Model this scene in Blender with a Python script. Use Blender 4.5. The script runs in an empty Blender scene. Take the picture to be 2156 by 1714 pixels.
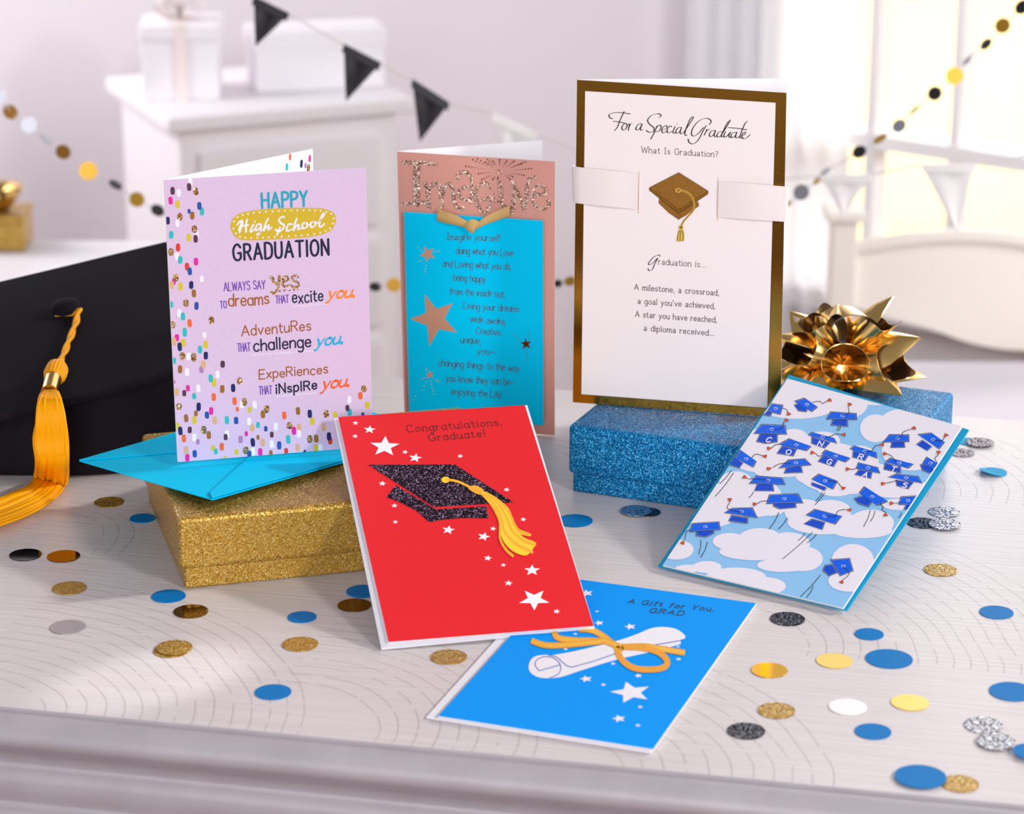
import bpy, bmesh, math, random
from mathutils import Vector as V, Matrix
random.seed(7)
SC = bpy.context.scene
COL = SC.collection

# ---------------------------------------------------------------- camera, exposure, world, large lights
W, H, FPX, YH, CAMH = 2156, 1714, 5600.0, -1000.0, 0.532
PITCH = math.atan((857 - YH) / FPX)
CP, SP = math.cos(PITCH), math.sin(PITCH)
CAM = V((0, 0, CAMH)); FWD = V((0, CP, -SP)); RGT = V((1, 0, 0)); UPV = V((0, SP, CP))
cd = bpy.data.cameras.new('camera'); cam = bpy.data.objects.new('camera', cd); COL.objects.link(cam)
cam.location = CAM; cam.rotation_euler = (math.pi / 2 - PITCH, 0, 0)
cd.sensor_width = 36; cd.sensor_fit = 'HORIZONTAL'; cd.lens = 36 * FPX / W
cd.clip_start = .01; cd.clip_end = 100
cd.dof.use_dof = True; cd.dof.focus_distance = 1.45; cd.dof.aperture_fstop = 11.5
SC.camera = cam
vs = SC.view_settings
SC.display_settings.display_device = 'sRGB'
vs.view_transform = 'Standard'; vs.look = 'None'; vs.gamma = 1; vs.use_curve_mapping = False; vs.exposure = 0.0
SC.cycles.max_bounces = 8; SC.cycles.caustics_reflective = False; SC.cycles.caustics_refractive = False
SC.cycles.sample_clamp_indirect = 6

wd = bpy.data.worlds.new('world'); SC.world = wd; wd.use_nodes = True
nt = wd.node_tree; bg = nt.nodes['Background']
# soft sky: pale overall, brightest low in the direction the window faces
tc = nt.nodes.new('ShaderNodeTexCoord'); dt = nt.nodes.new('ShaderNodeVectorMath'); dt.operation = 'DOT_PRODUCT'
dt.inputs[1].default_value = V((.42, .87, .22)).normalized()
mr = nt.nodes.new('ShaderNodeMapRange'); mr.interpolation_type = 'SMOOTHSTEP'; mr.inputs[1].default_value = .84; mr.inputs[2].default_value = .98; mr.inputs[3].default_value = .24; mr.inputs[4].default_value = 3.4
nt.links.new(tc.outputs['Generated'], dt.inputs[0]); nt.links.new(dt.outputs['Value'], mr.inputs[0]); nt.links.new(mr.outputs[0], bg.inputs[1])
bg.inputs[0].default_value = (.94, .92, 1, 1)

def area(name, loc, aim, size, power, color=(1, 1, 1), size_y=None):
    l = bpy.data.lights.new(name, 'AREA'); l.energy = power; l.color = color; l.size = size
    if size_y: l.shape = 'RECTANGLE'; l.size_y = size_y
    o = bpy.data.objects.new(name, l); COL.objects.link(o); o.location = loc
    o.rotation_euler = (V(aim) - V(loc)).to_track_quat('-Z', 'Y').to_euler()
    return o
area('key_light', (1.25, -.15, .95), (0, 1.4, .05), .24, 17, (1, .985, .96))
area('front_soft_light', (-.35, -.9, .62), (0, 1.5, .12), 1.2, 29, (1, .975, 1))
area('room_light', (-1.3, 3.15, .45), (.2, 3.75, -.35), .6, 13, (1, .98, 1))
sp_l = bpy.data.lights.new('sunbeam', 'SPOT'); sp_l.energy = 48; sp_l.spot_size = math.radians(3.0); sp_l.spot_blend = .6; sp_l.shadow_soft_size = .01; sp_l.color = (1, .98, .97)
sp_o = bpy.data.objects.new('sunbeam', sp_l); COL.objects.link(sp_o); sp_o.location = (.80, 1.82, .80)
sp_o.rotation_euler = (V((-.176, 1.185, 0)) - sp_o.location).to_track_quat('-Z', 'Y').to_euler()
sun = bpy.data.lights.new('sun', 'SUN'); sun.energy = 1.5; sun.angle = .07; sun.color = (1, .95, .88)
area('terrace_fill_light', (2.6, 7.2, 1.25), (2.6, 7.21, -.9), 5, 300, (1, .96, .86))  # lamp added outdoors to brighten the terrace seen through the window
area('right_fill_light', (1.55, 1.9, .75), (.75, 3.4, -.4), .7, 22, (1, .98, .95))  # added fill lamp at right, no real window, brightens bed and curtain
so = bpy.data.objects.new('sun', sun); COL.objects.link(so); so.location = (3, 2, 2)
so.rotation_euler = V((-.80, -.22, -.50)).to_track_quat('-Z', 'Y').to_euler()

# ---------------------------------------------------------------- helpers
def ray(x, y): return FWD + (x - 1078) / FPX * RGT - (y - 857) / FPX * UPV
def at(x, y, z):
    d = ray(x, y); return CAM + d * ((z - CAMH) / d.z)
def atY(x, y, Y):
    d = ray(x, y); return CAM + d * (Y / d.y)

def lin(c):
    return tuple(((v / 255) / 12.92 if v / 255 <= .04045 else ((v / 255 + .055) / 1.055) ** 2.4) for v in c)

class Plane:
    """a real flat surface; photo points are traced onto it"""
    def __init__(s, P, u, v, quad=None):
        s.P = V(P); s.u = V(u).normalized(); s.v = V(v).normalized(); s.n = s.u.cross(s.v).normalized()
        if s.n.dot(CAM - s.P) < 0: s.n = -s.n
        s.quad = quad
    def at(s, x, y, off=0.0):
        d = ray(x, y); P = s.P + s.n * off
        return CAM + d * ((P - CAM).dot(s.n) / d.dot(s.n))
    def up(s, x, y):
        (ax, ay), (bx, by), (cx, cy), (dx, dy) = s.quad
        t = min(1, max(0, (x - dx) / (cx - dx + 1e-9)))
        l = (ax - dx, ay - dy); r = (bx - cx, by - cy)
        ux = l[0] * (1 - t) + r[0] * t; uy = l[1] * (1 - t) + r[1] * t
        k = math.hypot(ux, uy); return ux / k, uy / k

def uv_tilt(yaw, tilt):
    y = math.radians(yaw); t = math.radians(tilt)
    u = V((math.cos(y), math.sin(y), 0)); n0 = V((-math.sin(y), math.cos(y), 0))
    return u, V((0, 0, 1)) * math.cos(t) + n0 * math.sin(t)

WL = {}
class MB:
    def __init__(s): s.v = []; s.f = []; s.m = []; s.mats = []
    def mi(s, m):
        if m not in s.mats: s.mats.append(m)
        return s.mats.index(m)
    def poly(s, pts, m):
        b = len(s.v); s.v += [V(p) for p in pts]; s.f.append(list(range(b, b + len(pts)))); s.m.append(s.mi(m))
    def grid(s, rows, m, closed=False):
        b = len(s.v); n = len(rows[0]); k = s.mi(m)
        for r in rows: s.v += [V(p) for p in r]
        for i in range(len(rows) - 1):
            for j in range(n if closed else n - 1):
                j2 = (j + 1) % n
                s.f.append([b + i * n + j, b + i * n + j2, b + (i + 1) * n + j2, b + (i + 1) * n + j]); s.m.append(k)
    def slab(s, pts, n, th, m, mside=None, mback=None):
        n = V(n).normalized(); a = [V(p) for p in pts]; c = [p - n * th for p in a]
        s.poly(a, m); s.poly(c[::-1], mback or m)
        for i in range(len(a)):
            j = (i + 1) % len(a); s.poly([a[i], c[i], c[j], a[j]], mside or m)
    def box(s, lo, hi, m, M=None):
        M = M or Matrix()
        p = [M @ V((x, y, z)) for z in (lo[2], hi[2]) for x, y in ((lo[0], lo[1]), (hi[0], lo[1]), (hi[0], hi[1]), (lo[0], hi[1]))]
        for f in ((3, 2, 1, 0), (4, 5, 6, 7), (0, 1, 5, 4), (1, 2, 6, 5), (2, 3, 7, 6), (3, 0, 4, 7)): s.poly([p[i] for i in f], m)
    def tube(s, pts, r, m, n=8, caps=True, up=(0, 0, 1)):
        pts = [V(p) for p in pts]; rows = []
        up = V(up)
        for i, p in enumerate(pts):
            t = (pts[min(i + 1, len(pts) - 1)] - pts[max(i - 1, 0)]).normalized()
            a = t.cross(up)
            if a.length < 1e-3: a = t.cross(V((0, 1, 0)))
            a.normalize(); b = a.cross(t); rr = r[i] if isinstance(r, (list, tuple)) else r
            rows.append([p + (a * math.cos(2 * math.pi * k / n) + b * math.sin(2 * math.pi * k / n)) * rr for k in range(n)])
        s.grid(rows, m, True)
        if caps: s.poly(rows[0][::-1], m); s.poly(rows[-1], m)
    def build(s, name, parent=None, smooth=False, weld=False, bevel=0, seg=2, label=None):
        wl = WL.get(parent.name, V()) if parent else V()
        me = bpy.data.meshes.new(name)
        o0 = wl
        if not parent:
            xs = [p.x for p in s.v]; ys = [p.y for p in s.v]; zs = [p.z for p in s.v]
            o0 = V(((min(xs) + max(xs)) / 2, (min(ys) + max(ys)) / 2, min(zs)))
        me.from_pydata([p - o0 for p in s.v], [], s.f)
        for m in s.mats: me.materials.append(m)
        me.polygons.foreach_set('material_index', s.m)
        if weld or bevel:
            bm = bmesh.new(); bm.from_mesh(me); bmesh.ops.remove_doubles(bm, verts=bm.verts, dist=1e-5)
            bmesh.ops.recalc_face_normals(bm, faces=bm.faces)
            if bevel:
                es = [e for e in bm.edges if len(e.link_faces) == 2 and e.calc_face_angle(0) > .5]
                bmesh.ops.bevel(bm, geom=es, offset=bevel, segments=seg, affect='EDGES', profile=.5)
            bm.to_mesh(me); bm.free()
        if smooth: me.polygons.foreach_set('use_smooth', [True] * len(me.polygons))
        o = bpy.data.objects.new(name, me); COL.objects.link(o)
        if parent: o.parent = parent
        else: o.location = o0
        WL[o.name] = o0
        if label: o['label'] = label
        return o

def thing(name, label, cat, loc, group=None):
    o = bpy.data.objects.new(name, None); COL.objects.link(o); o.location = loc; o.empty_display_size = .01
    WL[o.name] = V(loc); o['label'] = label; o['category'] = cat
    if group: o['group'] = group
    return o
def tag(o, label, cat, group=None):
    o['label'] = label; o['category'] = cat
    if group: o['group'] = group
    return o
def struct(o): o['kind'] = 'structure'; return o

# ---- 2-D outlines
def crom(pts, n=7, closed=False):
    if len(pts) < 3 and not closed: return list(pts)
    P = [V((p[0], p[1])) for p in pts]; out = []; k = len(P)
    for i in range(k if closed else k - 1):
        if closed: a, b, c, d = P[(i - 1) % k], P[i], P[(i + 1) % k], P[(i + 2) % k]
        else: a, b, c, d = P[max(i - 1, 0)], P[i], P[i + 1], P[min(i + 2, k - 1)]
        for j in range(n):
            t = j / n
            out.append(.5 * ((2 * b) + (c - a) * t + (2 * a - 5 * b + 4 * c - d) * t * t + (3 * b - a - 3 * c + d) * t ** 3))
    if not closed: out.append(P[-1])
    return [(p.x, p.y) for p in out]
def clip(poly, quad):
    """Sutherland-Hodgman against a convex outline"""
    out = list(poly); n = len(quad)
    area2 = sum(quad[i][0] * quad[(i + 1) % n][1] - quad[(i + 1) % n][0] * quad[i][1] for i in range(n))
    sg = 1 if area2 > 0 else -1
    for i in range(n):
        a, b = quad[i], quad[(i + 1) % n]
        ins = lambda p: sg * ((b[0] - a[0]) * (p[1] - a[1]) - (b[1] - a[1]) * (p[0] - a[0])) >= 0
        src, out = out, []
        for j in range(len(src)):
            p, q = src[j], src[(j + 1) % len(src)]
            ip, iq = ins(p), ins(q)
            if ip: out.append(p)
            if ip != iq:
                ex, ey = b[0] - a[0], b[1] - a[1]; dx, dy = q[0] - p[0], q[1] - p[1]
                den = ex * dy - ey * dx
                if abs(den) > 1e-12:
                    t = (ex * (a[1] - p[1]) - ey * (a[0] - p[0])) / den; out.append((p[0] + t * dx, p[1] + t * dy))
        if not out: return []
    return out
def ell(cx, cy, rx, ry, n=20, rot=0.0, pw=1.0):
    c, s_ = math.cos(rot), math.sin(rot); o = []
    for k in range(n):
        a = 2 * math.pi * k / n; x, y = math.cos(a), math.sin(a)
        x = math.copysign(abs(x) ** pw, x) * rx; y = math.copysign(abs(y) ** pw, y) * ry
        o.append((cx + x * c - y * s_, cy + x * s_ + y * c))
    return o
def star(cx, cy, r, rot=0.0, sq=1.0, inner=.42):
    return [(cx + math.sin(math.pi * k / 5 + rot) * r * (1 if k % 2 == 0 else inner), cy - math.cos(math.pi * k / 5 + rot) * r * (1 if k % 2 == 0 else inner) * sq) for k in range(10)]
def startips(t, inner=.4):
    cx = sum(p[0] for p in t) / 5; cy = sum(p[1] for p in t) / 5; o = []
    for k in range(5):
        a, b = t[k], t[(k + 1) % 5]; mx, my = (a[0] + b[0]) / 2, (a[1] + b[1]) / 2
        o += [a, (cx + (mx - cx) * inner / .81, cy + (my - cy) * inner / .81)]
    return o

class Ink:
    """prints on one plane: outlines in a zoomed crop's own coordinates -> photo -> plane"""
    def __init__(s, pl, T=(0, 0, 1), off=.00012): s.pl = pl; s.T = T; s.off = off; s.mb = MB(); s.cnt = 0
    def px(s, p): x0, y0, k = s.T; return (x0 + p[0] / k, y0 + p[1] / k)
    def raw(s, pts, m, off=None):
        s.mb.poly([s.pl.at(x, y, s.off if off is None else off) for x, y in pts], m)
    def poly(s, pts, m, off=None, cl=True):
        q = [s.px(p) for p in pts]
        if cl and s.pl.quad: q = clip(q, s.pl.quad)
        if len(q) > 2: s.raw(q, m, off)
    def blob(s, pts, m, off=None, n=5): s.poly(crom(pts, n, True), m, off)
    def stroke(s, pts, w, m, off=None, smooth=True, nib=None, closed=False, taper=None, px=False, cap=True):
        k = 1 if px else s.T[2]; w = w / k
        q = [p if px else s.px(p) for p in pts]
        if smooth: q = crom(q, 6, closed)
        d = [q[0]]
        for p in q[1:]:
            if math.hypot(p[0] - d[-1][0], p[1] - d[-1][1]) > .02: d.append(p)
        q = d; n = len(q)
        if n < 2: return
        L, R = [], []
        for i in range(n):
            a, b = q[max(i - 1, 0)], q[min(i + 1, n - 1)]
            tx, ty = b[0] - a[0], b[1] - a[1]; h = math.hypot(tx, ty) or 1; tx /= h; ty /= h
            ww = w
            if nib: ww = w * (nib[0] + (1 - nib[0]) * abs(math.cos(math.atan2(ty, tx) - nib[1])))
            if taper: ww = w * (taper[0] + (taper[1] - taper[0]) * i / (n - 1))
            L.append((q[i][0] - ty * ww / 2, q[i][1] + tx * ww / 2)); R.append((q[i][0] + ty * ww / 2, q[i][1] - tx * ww / 2))
        s.cnt += 1; o = (s.off if off is None else off) + 3e-6 * (s.cnt % 12)
        A = [s.pl.at(x, y, o) for x, y in L]; B = [s.pl.at(x, y, o) for x, y in R]
        s.mb.grid([A, B], m)
        if cap and not closed:
            for i, sg in ((0, -1), (n - 1, 1)):
                r = math.hypot(L[i][0] - R[i][0], L[i][1] - R[i][1]) / 2
                s.raw(ell(q[i][0], q[i][1], r, r, 10), m, o + .00001)
    def text(s, txt, p0, p1, cap, w, m, slant=0.0, serif=0.0, jit=0.0, alt=False, nib=None, off=None, gap=1.5, stretch=True):
        a, b = s.px(p0), s.px(p1); k = s.T[2]; cap /= k; w /= k
        adv = []; x = 0
        for ch in txt:
            g = (alt and ALT.get(ch)) or GL.get(ch) or GL['?']
            adv.append(x); x += g[0] + gap
        tot = x - gap; dx, dy = (b[0] - a[0]) / tot, (b[1] - a[1]) / tot; sy = cap / 8
        rnd = random.Random(len(txt) * 7 + ord(txt[0]))
        for ch, ox in zip(txt, adv):
            g = (alt and ALT.get(ch)) or GL.get(ch) or GL['?']
            jy = (rnd.random() - .5) * jit; js = 1 + (rnd.random() - .5) * jit * .12
            def M(p):
                fx = ox + p[0] + slant * p[1]; ux, uy = s.pl.up(a[0] + fx * dx, a[1] + fx * dy); yy = (p[1] * js + jy) * sy
                return (a[0] + fx * dx + ux * yy, a[1] + fx * dy + uy * yy)
            for sm, pts in g[1]:
                if len(pts) == 1:
                    c = M(pts[0]); r = w * .72; s.raw(ell(c[0], c[1], r, r, 10), m, off if off is not None else s.off); continue
                s.stroke([M(p) for p in pts], w, m, off, sm, nib, px=True)
                if serif:
                    for i, j in ((0, 1), (-1, -2)):
                        p, q = pts[i], pts[j]
                        if abs(p[0] - q[0]) < .36 * abs(p[1] - q[1]) and min(abs(p[1] - t) for t in (0, 5, 8, -3)) < .06:
                            l = serif if p[1] not in (5,) and not (p[1] == 8 and ch in 'bdhkl') else .0
                            s.stroke([M((p[0] - serif, p[1])), M((p[0] + l, p[1]))], w * .8, m, off, False, px=True, cap=False)
    def build(s, name, parent, label=None): return s.mb.build(name, parent, label=label)

def _g(spec):
    out = []
    for st in spec.split(';'):
        st = st.strip(); sm = st[0] == '~'
        out.append((sm, [tuple(float(v) for v in p.split(',')) for p in st[1:].split()]))
    return out
BB = '~0,3.4 1.3,4.9 2.9,4.9 3.9,3.8 4,2.2 3.4,.6 2,0 .8,.3 0,1.4'
DB = '~4,3.4 2.7,4.9 1.1,4.9 .1,3.8 0,2.2 .6,.6 2,0 3.2,.3 4,1.4'
PB = '~0,8 2.8,7.9 4.5,7.1 4.5,5 2.8,4 0,3.9'
_raw = {
 'a': (4, DB + ';-4,5 4,0'), 'b': (4, '-0,8 0,0;' + BB), 'c': (3.8, '~3.8,4.2 2.4,5 .8,4.4 .1,2.5 .8,.5 2.4,0 3.8,.9'),
 'd': (4, '-4,8 4,0;' + DB), 'e': (3.9, '-.1,2.6 3.9,2.6;~3.9,2.6 3.4,4.4 2,5 .6,4.3 .1,2.5 .7,.6 2.3,0 3.8,.9'),
 'f': (2.6, '~3,7.6 2.2,8 1.2,7 1.1,5 1.1,2.5 1.1,0;-0,5 2.6,5'), 'g': (4, DB + ';~4,5 4,0 3.8,-2 2.3,-3 .5,-2.4'),
 'h': (3.8, '-0,8 0,0;~0,3.2 1.5,4.9 3.1,4.8 3.8,3.4 3.8,1.5 3.8,0'), 'i': (.6, '-.3,5 .3,0;-.3,7'), 'j': (1, '~.8,5 .8,1 .7,-1.8 0,-3 -1,-2.8;-.8,7'),
 'k': (3.6, '-0,8 0,0;-3.4,5 0,2;-1.2,3.1 3.6,0'), 'l': (.6, '-.3,8 .3,0'),
 'm': (6, '-0,5 0,0;~0,3.2 1.2,4.9 2.4,4.8 3,3.4 3,1.5 3,0;~3,3.2 4.2,4.9 5.4,4.8 6,3.4 6,1.5 6,0'), 'n': (3.8, '-0,5 0,0;~0,3.2 1.5,4.9 3.1,4.8 3.8,3.4 3.8,1.5 3.8,0'),
 'o': (4, '~2,5 .6,4.3 0,2.5 .6,.6 2,0 3.5,.6 4.1,2.5 3.5,4.3 2,5'), 'p': (4, '-0,5 0,-3;' + BB), 'q': (4, '-4,5 4,-3;' + DB),
 'r': (2.6, '-0,5 0,0;~0,3 1.1,4.8 2.6,4.8'), 's': (3.4, '~3.2,4.3 1.9,5 .5,4.5 .5,3.2 1.8,2.6 3.2,1.8 3.2,.6 1.8,0 .2,.7'),
 't': (2.8, '~1.1,7 1.1,3 1.2,.9 1.9,0 2.9,.4;-0,5 2.7,5'), 'u': (3.8, '~0,5 0,1.8 .7,.2 2.1,.1 3.8,1.8;-3.8,5 3.8,0'),
 'v': (4, '-0,5 2,0;-2,0 4,5'), 'w': (6, '-0,5 1.5,0;-1.5,0 3,5;-3,5 4.5,0;-4.5,0 6,5'), 'x': (3.6, '-0,5 3.6,0;-3.6,5 0,0'),
 'y': (4, '-0,5 2,.2;~4,5 2,0 1,-2.3 -.2,-3'),
 'A': (6, '-0,0 3,8;-3,8 6,0;-1,2.8 5,2.8'), 'C': (5.7, '~5.6,6.5 4,8 2,7.8 .4,6 .1,4 .5,1.8 2,.2 4,0 5.7,1.4'),
 'D': (5.4, '-0,0 0,8;~0,8 2.5,8 4.8,6.8 5.4,4 4.8,1.2 2.5,0 0,0'), 'E': (4.6, '-0,0 0,8;-0,8 4.5,8;-0,4.2 3.8,4.2;-0,0 4.6,0'),
 'G': (6, '~5.6,6.5 4,8 2,7.8 .4,6 .1,4 .5,1.8 2,.2 4.2,.1 5.8,1.2;-5.8,1.2 5.8,3.6;-3.8,3.6 5.8,3.6'), 'H': (5.2, '-0,0 0,8;-5.2,0 5.2,8;-0,4.2 5.2,4.2'),
 'I': (.6, '-.3,0 .3,8'), 'L': (4.4, '-0,8 0,0;-0,0 4.4,0'), 'N': (5.2, '-0,0 0,8;-0,8 5.2,0;-5.2,0 5.2,8'),
 'O': (6, '~3,8 .9,7 0,4 .9,1 3,0 5.1,1 6,4 5.1,7 3,8'), 'P': (4.6, '-0,0 0,8;' + PB), 'R': (5, '-0,0 0,8;' + PB + ';-2.4,3.9 5,0'),
 'S': (4.8, '~4.6,6.8 2.8,8 .9,7.4 .5,5.6 2.4,4.3 4.6,3 4.6,1 2.6,0 .2,1.1'), 'T': (5.6, '-0,8 5.6,8;-2.8,8 2.8,0'),
 'U': (5, '~0,8 0,2.4 1.2,.2 3.8,.2 5,2.4 5,8'), 'W': (8, '-0,8 2,0;-2,0 4,7;-4,7 6,0;-6,0 8,8'), 'Y': (5.2, '-0,8 2.6,4;-5.2,8 2.6,4;-2.6,4 2.6,0'),
 '!': (.8, '-.4,8 .4,2.2;-.4,.3'), '?': (3.6, '~.2,6.8 1.6,8 3.3,7.2 3.2,5.4 1.8,3.8 1.7,2.2;-1.7,.3'), '.': (.8, '-.4,.3'), ',': (.9, '-.6,.6 .1,-1.2'),
 "'": (.8, '-.6,8 .3,6.2'), '-': (5, '-0,2.6 5,2.6'), ' ': (2.4, '-0,-20 0,-20'),
}
GL = {k: (a, [] if k == ' ' else _g(sp)) for k, (a, sp) in _raw.items()}
ALT = {'a': (4, _g('~.5,4.2 1.6,5 2.9,4.9 3.5,3.8 3.5,2 3.5,0;~3.5,2.9 1.7,2.7 .3,1.7 .5,.4 1.7,0 3.5,1.5')),
       'I': (2.2, _g('-1.1,0 1.1,8;-0,8 2.2,8;-0,0 2.2,0')), 'G': (5.6, _g('~5.3,6.5 3.8,8 2,7.8 .4,6 .1,4 .5,1.8 2,.2 4.2,.1 5.4,1.2;-5.4,1.2 5.4,3.8;-3.6,3.8 5.8,3.8'))}

# ---------------------------------------------------------------- materials
def mat(name, c, rough=.5, metal=0.0, spec=.5, sheen=0.0, trans=0.0, coat=0.0, noise=None, bump=None):
    m = bpy.data.materials.new(name); m.use_nodes = True; nt = m.node_tree; b = nt.nodes['Principled BSDF']
    col = lin(c); b.inputs['Base Color'].default_value = (*col, 1); b.inputs['Roughness'].default_value = rough
    b.inputs['Metallic'].default_value = metal; b.inputs['Specular IOR Level'].default_value = spec
    b.inputs['Sheen Weight'].default_value = sheen; b.inputs['Transmission Weight'].default_value = trans; b.inputs['Coat Weight'].default_value = coat
    if noise:
        sc, amt = noise
        tc = nt.nodes.new('ShaderNodeTexCoord'); nz = nt.nodes.new('ShaderNodeTexNoise'); nz.inputs['Scale'].default_value = sc; nz.inputs['Detail'].default_value = 3
        mx = nt.nodes.new('ShaderNodeMixRGB'); mx.blend_type = 'MULTIPLY'; mx.inputs[0].default_value = 1
        rp = nt.nodes.new('ShaderNodeMapRange'); rp.inputs[1].default_value = .3; rp.inputs[2].default_value = .7; rp.inputs[3].default_value = 1 - amt; rp.inputs[4].default_value = 1 + amt * .3
        nt.links.new(tc.outputs['Object'], nz.inputs['Vector']); nt.links.new(nz.outputs[0], rp.inputs[0])
        mx.inputs[1].default_value = (*col, 1); nt.links.new(rp.outputs[0], mx.inputs[2]); nt.links.new(mx.outputs[0], b.inputs['Base Color'])
    if bump:
        sc, st, dist = bump
        tc = nt.nodes.new('ShaderNodeTexCoord'); nz = nt.nodes.new('ShaderNodeTexNoise'); nz.inputs['Scale'].default_value = sc; nz.inputs['Detail'].default_value = 4
        bp = nt.nodes.new('ShaderNodeBump'); bp.inputs['Strength'].default_value = st; bp.inputs['Distance'].default_value = dist
        nt.links.new(tc.outputs['Object'], nz.inputs['Vector']); nt.links.new(nz.outputs[0], bp.inputs['Height']); nt.links.new(bp.outputs[0], b.inputs['Normal'])
    return m

def glitter(name, stops, scale=1500, rough=.28, metal=.75, tilt=.75):
    """flakes: one colour and one facing per cell"""
    m = bpy.data.materials.new(name); m.use_nodes = True; nt = m.node_tree; b = nt.nodes['Principled BSDF']; N = nt.nodes.new; L = nt.links.new
    tc = N('ShaderNodeTexCoord'); vo = N('ShaderNodeTexVoronoi'); vo.inputs['Scale'].default_value = scale
    L(tc.outputs['Object'], vo.inputs['Vector'])
    sx = N('ShaderNodeSeparateColor'); L(vo.outputs['Color'], sx.inputs[0])
    cr = N('ShaderNodeValToRGB'); e = cr.color_ramp.elements
    while len(e) < len(stops): e.new(.5)
    for i, (p, c) in enumerate(stops): e[i].position = p; e[i].color = (*lin(c), 1)
    L(sx.outputs[0], cr.inputs[0]); L(cr.outputs[0], b.inputs['Base Color'])
    sb = N('ShaderNodeVectorMath'); sb.operation = 'SUBTRACT'; L(vo.outputs['Color'], sb.inputs[0]); sb.inputs[1].default_value = (.5, .5, .5)
    sc = N('ShaderNodeVectorMath'); sc.operation = 'SCALE'; L(sb.outputs[0], sc.inputs[0]); sc.inputs['Scale'].default_value = tilt
    ge = N('ShaderNodeNewGeometry'); ad = N('ShaderNodeVectorMath'); L(sc.outputs[0], ad.inputs[0]); L(ge.outputs['Normal'], ad.inputs[1])
    nm = N('ShaderNodeVectorMath'); nm.operation = 'NORMALIZE'; L(ad.outputs[0], nm.inputs[0]); L(nm.outputs[0], b.inputs['Normal'])
    b.inputs['Roughness'].default_value = rough; b.inputs['Metallic'].default_value = metal
    return m

class M: pass
M.white = mat('white_card', (246, 244, 248), .55)
M.envwhite = mat('white_envelope_paper', (238, 235, 243), .7)
M.lav = mat('lavender_card', (228, 200, 231), .5, noise=(1500, .08))
M.rose = mat('rose_card', (232, 162, 146), .5, noise=(1400, .08))
M.cyan = mat('cyan_sheet', (0, 210, 255), .6, spec=.05)
M.envcyan = mat('cyan_envelope_paper', (0, 210, 255), .6, spec=.05)
M.envteal = mat('teal_envelope_paper', (0, 160, 206), .5)
M.cream = mat('cream_card', (252, 240, 238), .45)
M.red = mat('red_card', (230, 40, 48), .4, spec=.25)
M.blue = mat('bright_blue_card', (0, 156, 254), .5, spec=.05)
M.sky = mat('sky_blue_print', (150, 205, 250), .45)
M.cloud = mat('cloud_print', (246, 240, 250), .5)
M.foil = mat('gold_foil', (196, 138, 52), .14, 1.0, bump=(900, .08, .0003))
M.foil2 = mat('gold_foil_emboss', (172, 120, 54), .35, .9, noise=(1600, .35))
M.foild = mat('gold_foil_dark', (120, 74, 20), .3, 1.0)  # darker gold foil for the outline, cap rim, tassel lines and one star
M.bowgold = mat('gold_ribbon_foil', (246, 204, 126), .22, 1.0)
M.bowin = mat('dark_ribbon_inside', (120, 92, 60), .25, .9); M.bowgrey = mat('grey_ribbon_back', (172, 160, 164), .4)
M.satin = mat('cream_satin', (250, 236, 232), .38, sheen=.3)
M.raffia = mat('raffia', (220, 176, 108), .6, bump=(700, .4, .0005))
M.copper = mat('copper_foil', (232, 164, 130), .35, .3)
M.ink = mat('black_ink', (28, 22, 32), .5)
M.inkp = mat('plum_ink', (84, 50, 70), .5)
M.inkr = mat('maroon_ink', (92, 30, 36), .5)
M.inkw = mat('white_ink', (248, 244, 252), .5)
def P(n, c): return mat('print_' + n, c, .5)
M.navy = P('navy', (12, 14, 60)); M.pnavy = P('navy_blue', (12, 22, 92)); M.pblue = P('blue', (24, 78, 164)); M.teal = P('teal', (40, 190, 192)); M.hteal = P('teal_lettering', (22, 168, 190))
M.pink = P('pink', (232, 24, 160)); M.yel = P('yellow', (220, 200, 34)); M.must = P('mustard', (216, 184, 34)); M.orange = P('orange', (242, 106, 46)); M.pred = P('red', (226, 52, 34)); M.tan = P('tan', (226, 178, 128))
M.brown = P('brown', (160, 104, 32)); M.maroon = P('maroon', (88, 42, 72)); M.lil = P('lilac', (178, 132, 186)); M.purple = P('purple', (122, 72, 180)); M.sienna = P('sienna', (166, 92, 30)); M.oryou = P('orange_lettering', (250, 140, 36)); M.cyyou = P('cyan_lettering', (30, 184, 226)); M.capblue = P('royal_blue', (0, 100, 240)); M.capdark = P('deep_royal_blue', (0, 76, 212)); M.scrollblue = P('scroll_line_blue', (40, 104, 196)); M.rib1 = P('ribbon_orange', (246, 166, 34)); M.rib2 = P('ribbon_yellow', (252, 196, 64)); M.tas1 = P('tassel_yellow', (252, 208, 54)); M.tas2 = P('tassel_amber', (250, 176, 50)); M.tip = P('tassel_red_orange', (226, 88, 46))
M.gfleck = glitter('gold_glitter_print', [(0, (70, 44, 24)), (.45, (176, 124, 66)), (.8, (226, 184, 128)), (1, (250, 236, 214))], 1900)
M.grose = glitter('rose_glitter_print', [(0, (96, 50, 48)), (.3, (176, 108, 92)), (.6, (224, 168, 138)), (1, (255, 244, 232))], 2000, .3, .5, .9)
M.gblack = glitter('black_glitter_print', [(0, (20, 12, 20)), (.6, (52, 34, 50)), (.85, (104, 74, 104)), (1, (190, 160, 190))], 1700)
M.ggold = glitter('gold_glitter', [(0, (140, 98, 24)), (.4, (184, 138, 46)), (.8, (216, 172, 72)), (1, (255, 232, 160))], 2100, .32, .55, .5)
M.gblue = glitter('blue_glitter', [(0, (0, 58, 108)), (.4, (0, 104, 170)), (.8, (0, 140, 205)), (1, (120, 214, 255))], 2100, .4, .15, .55)
M.gblue.node_tree.nodes['Principled BSDF'].inputs['Specular IOR Level'].default_value = .2
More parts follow.
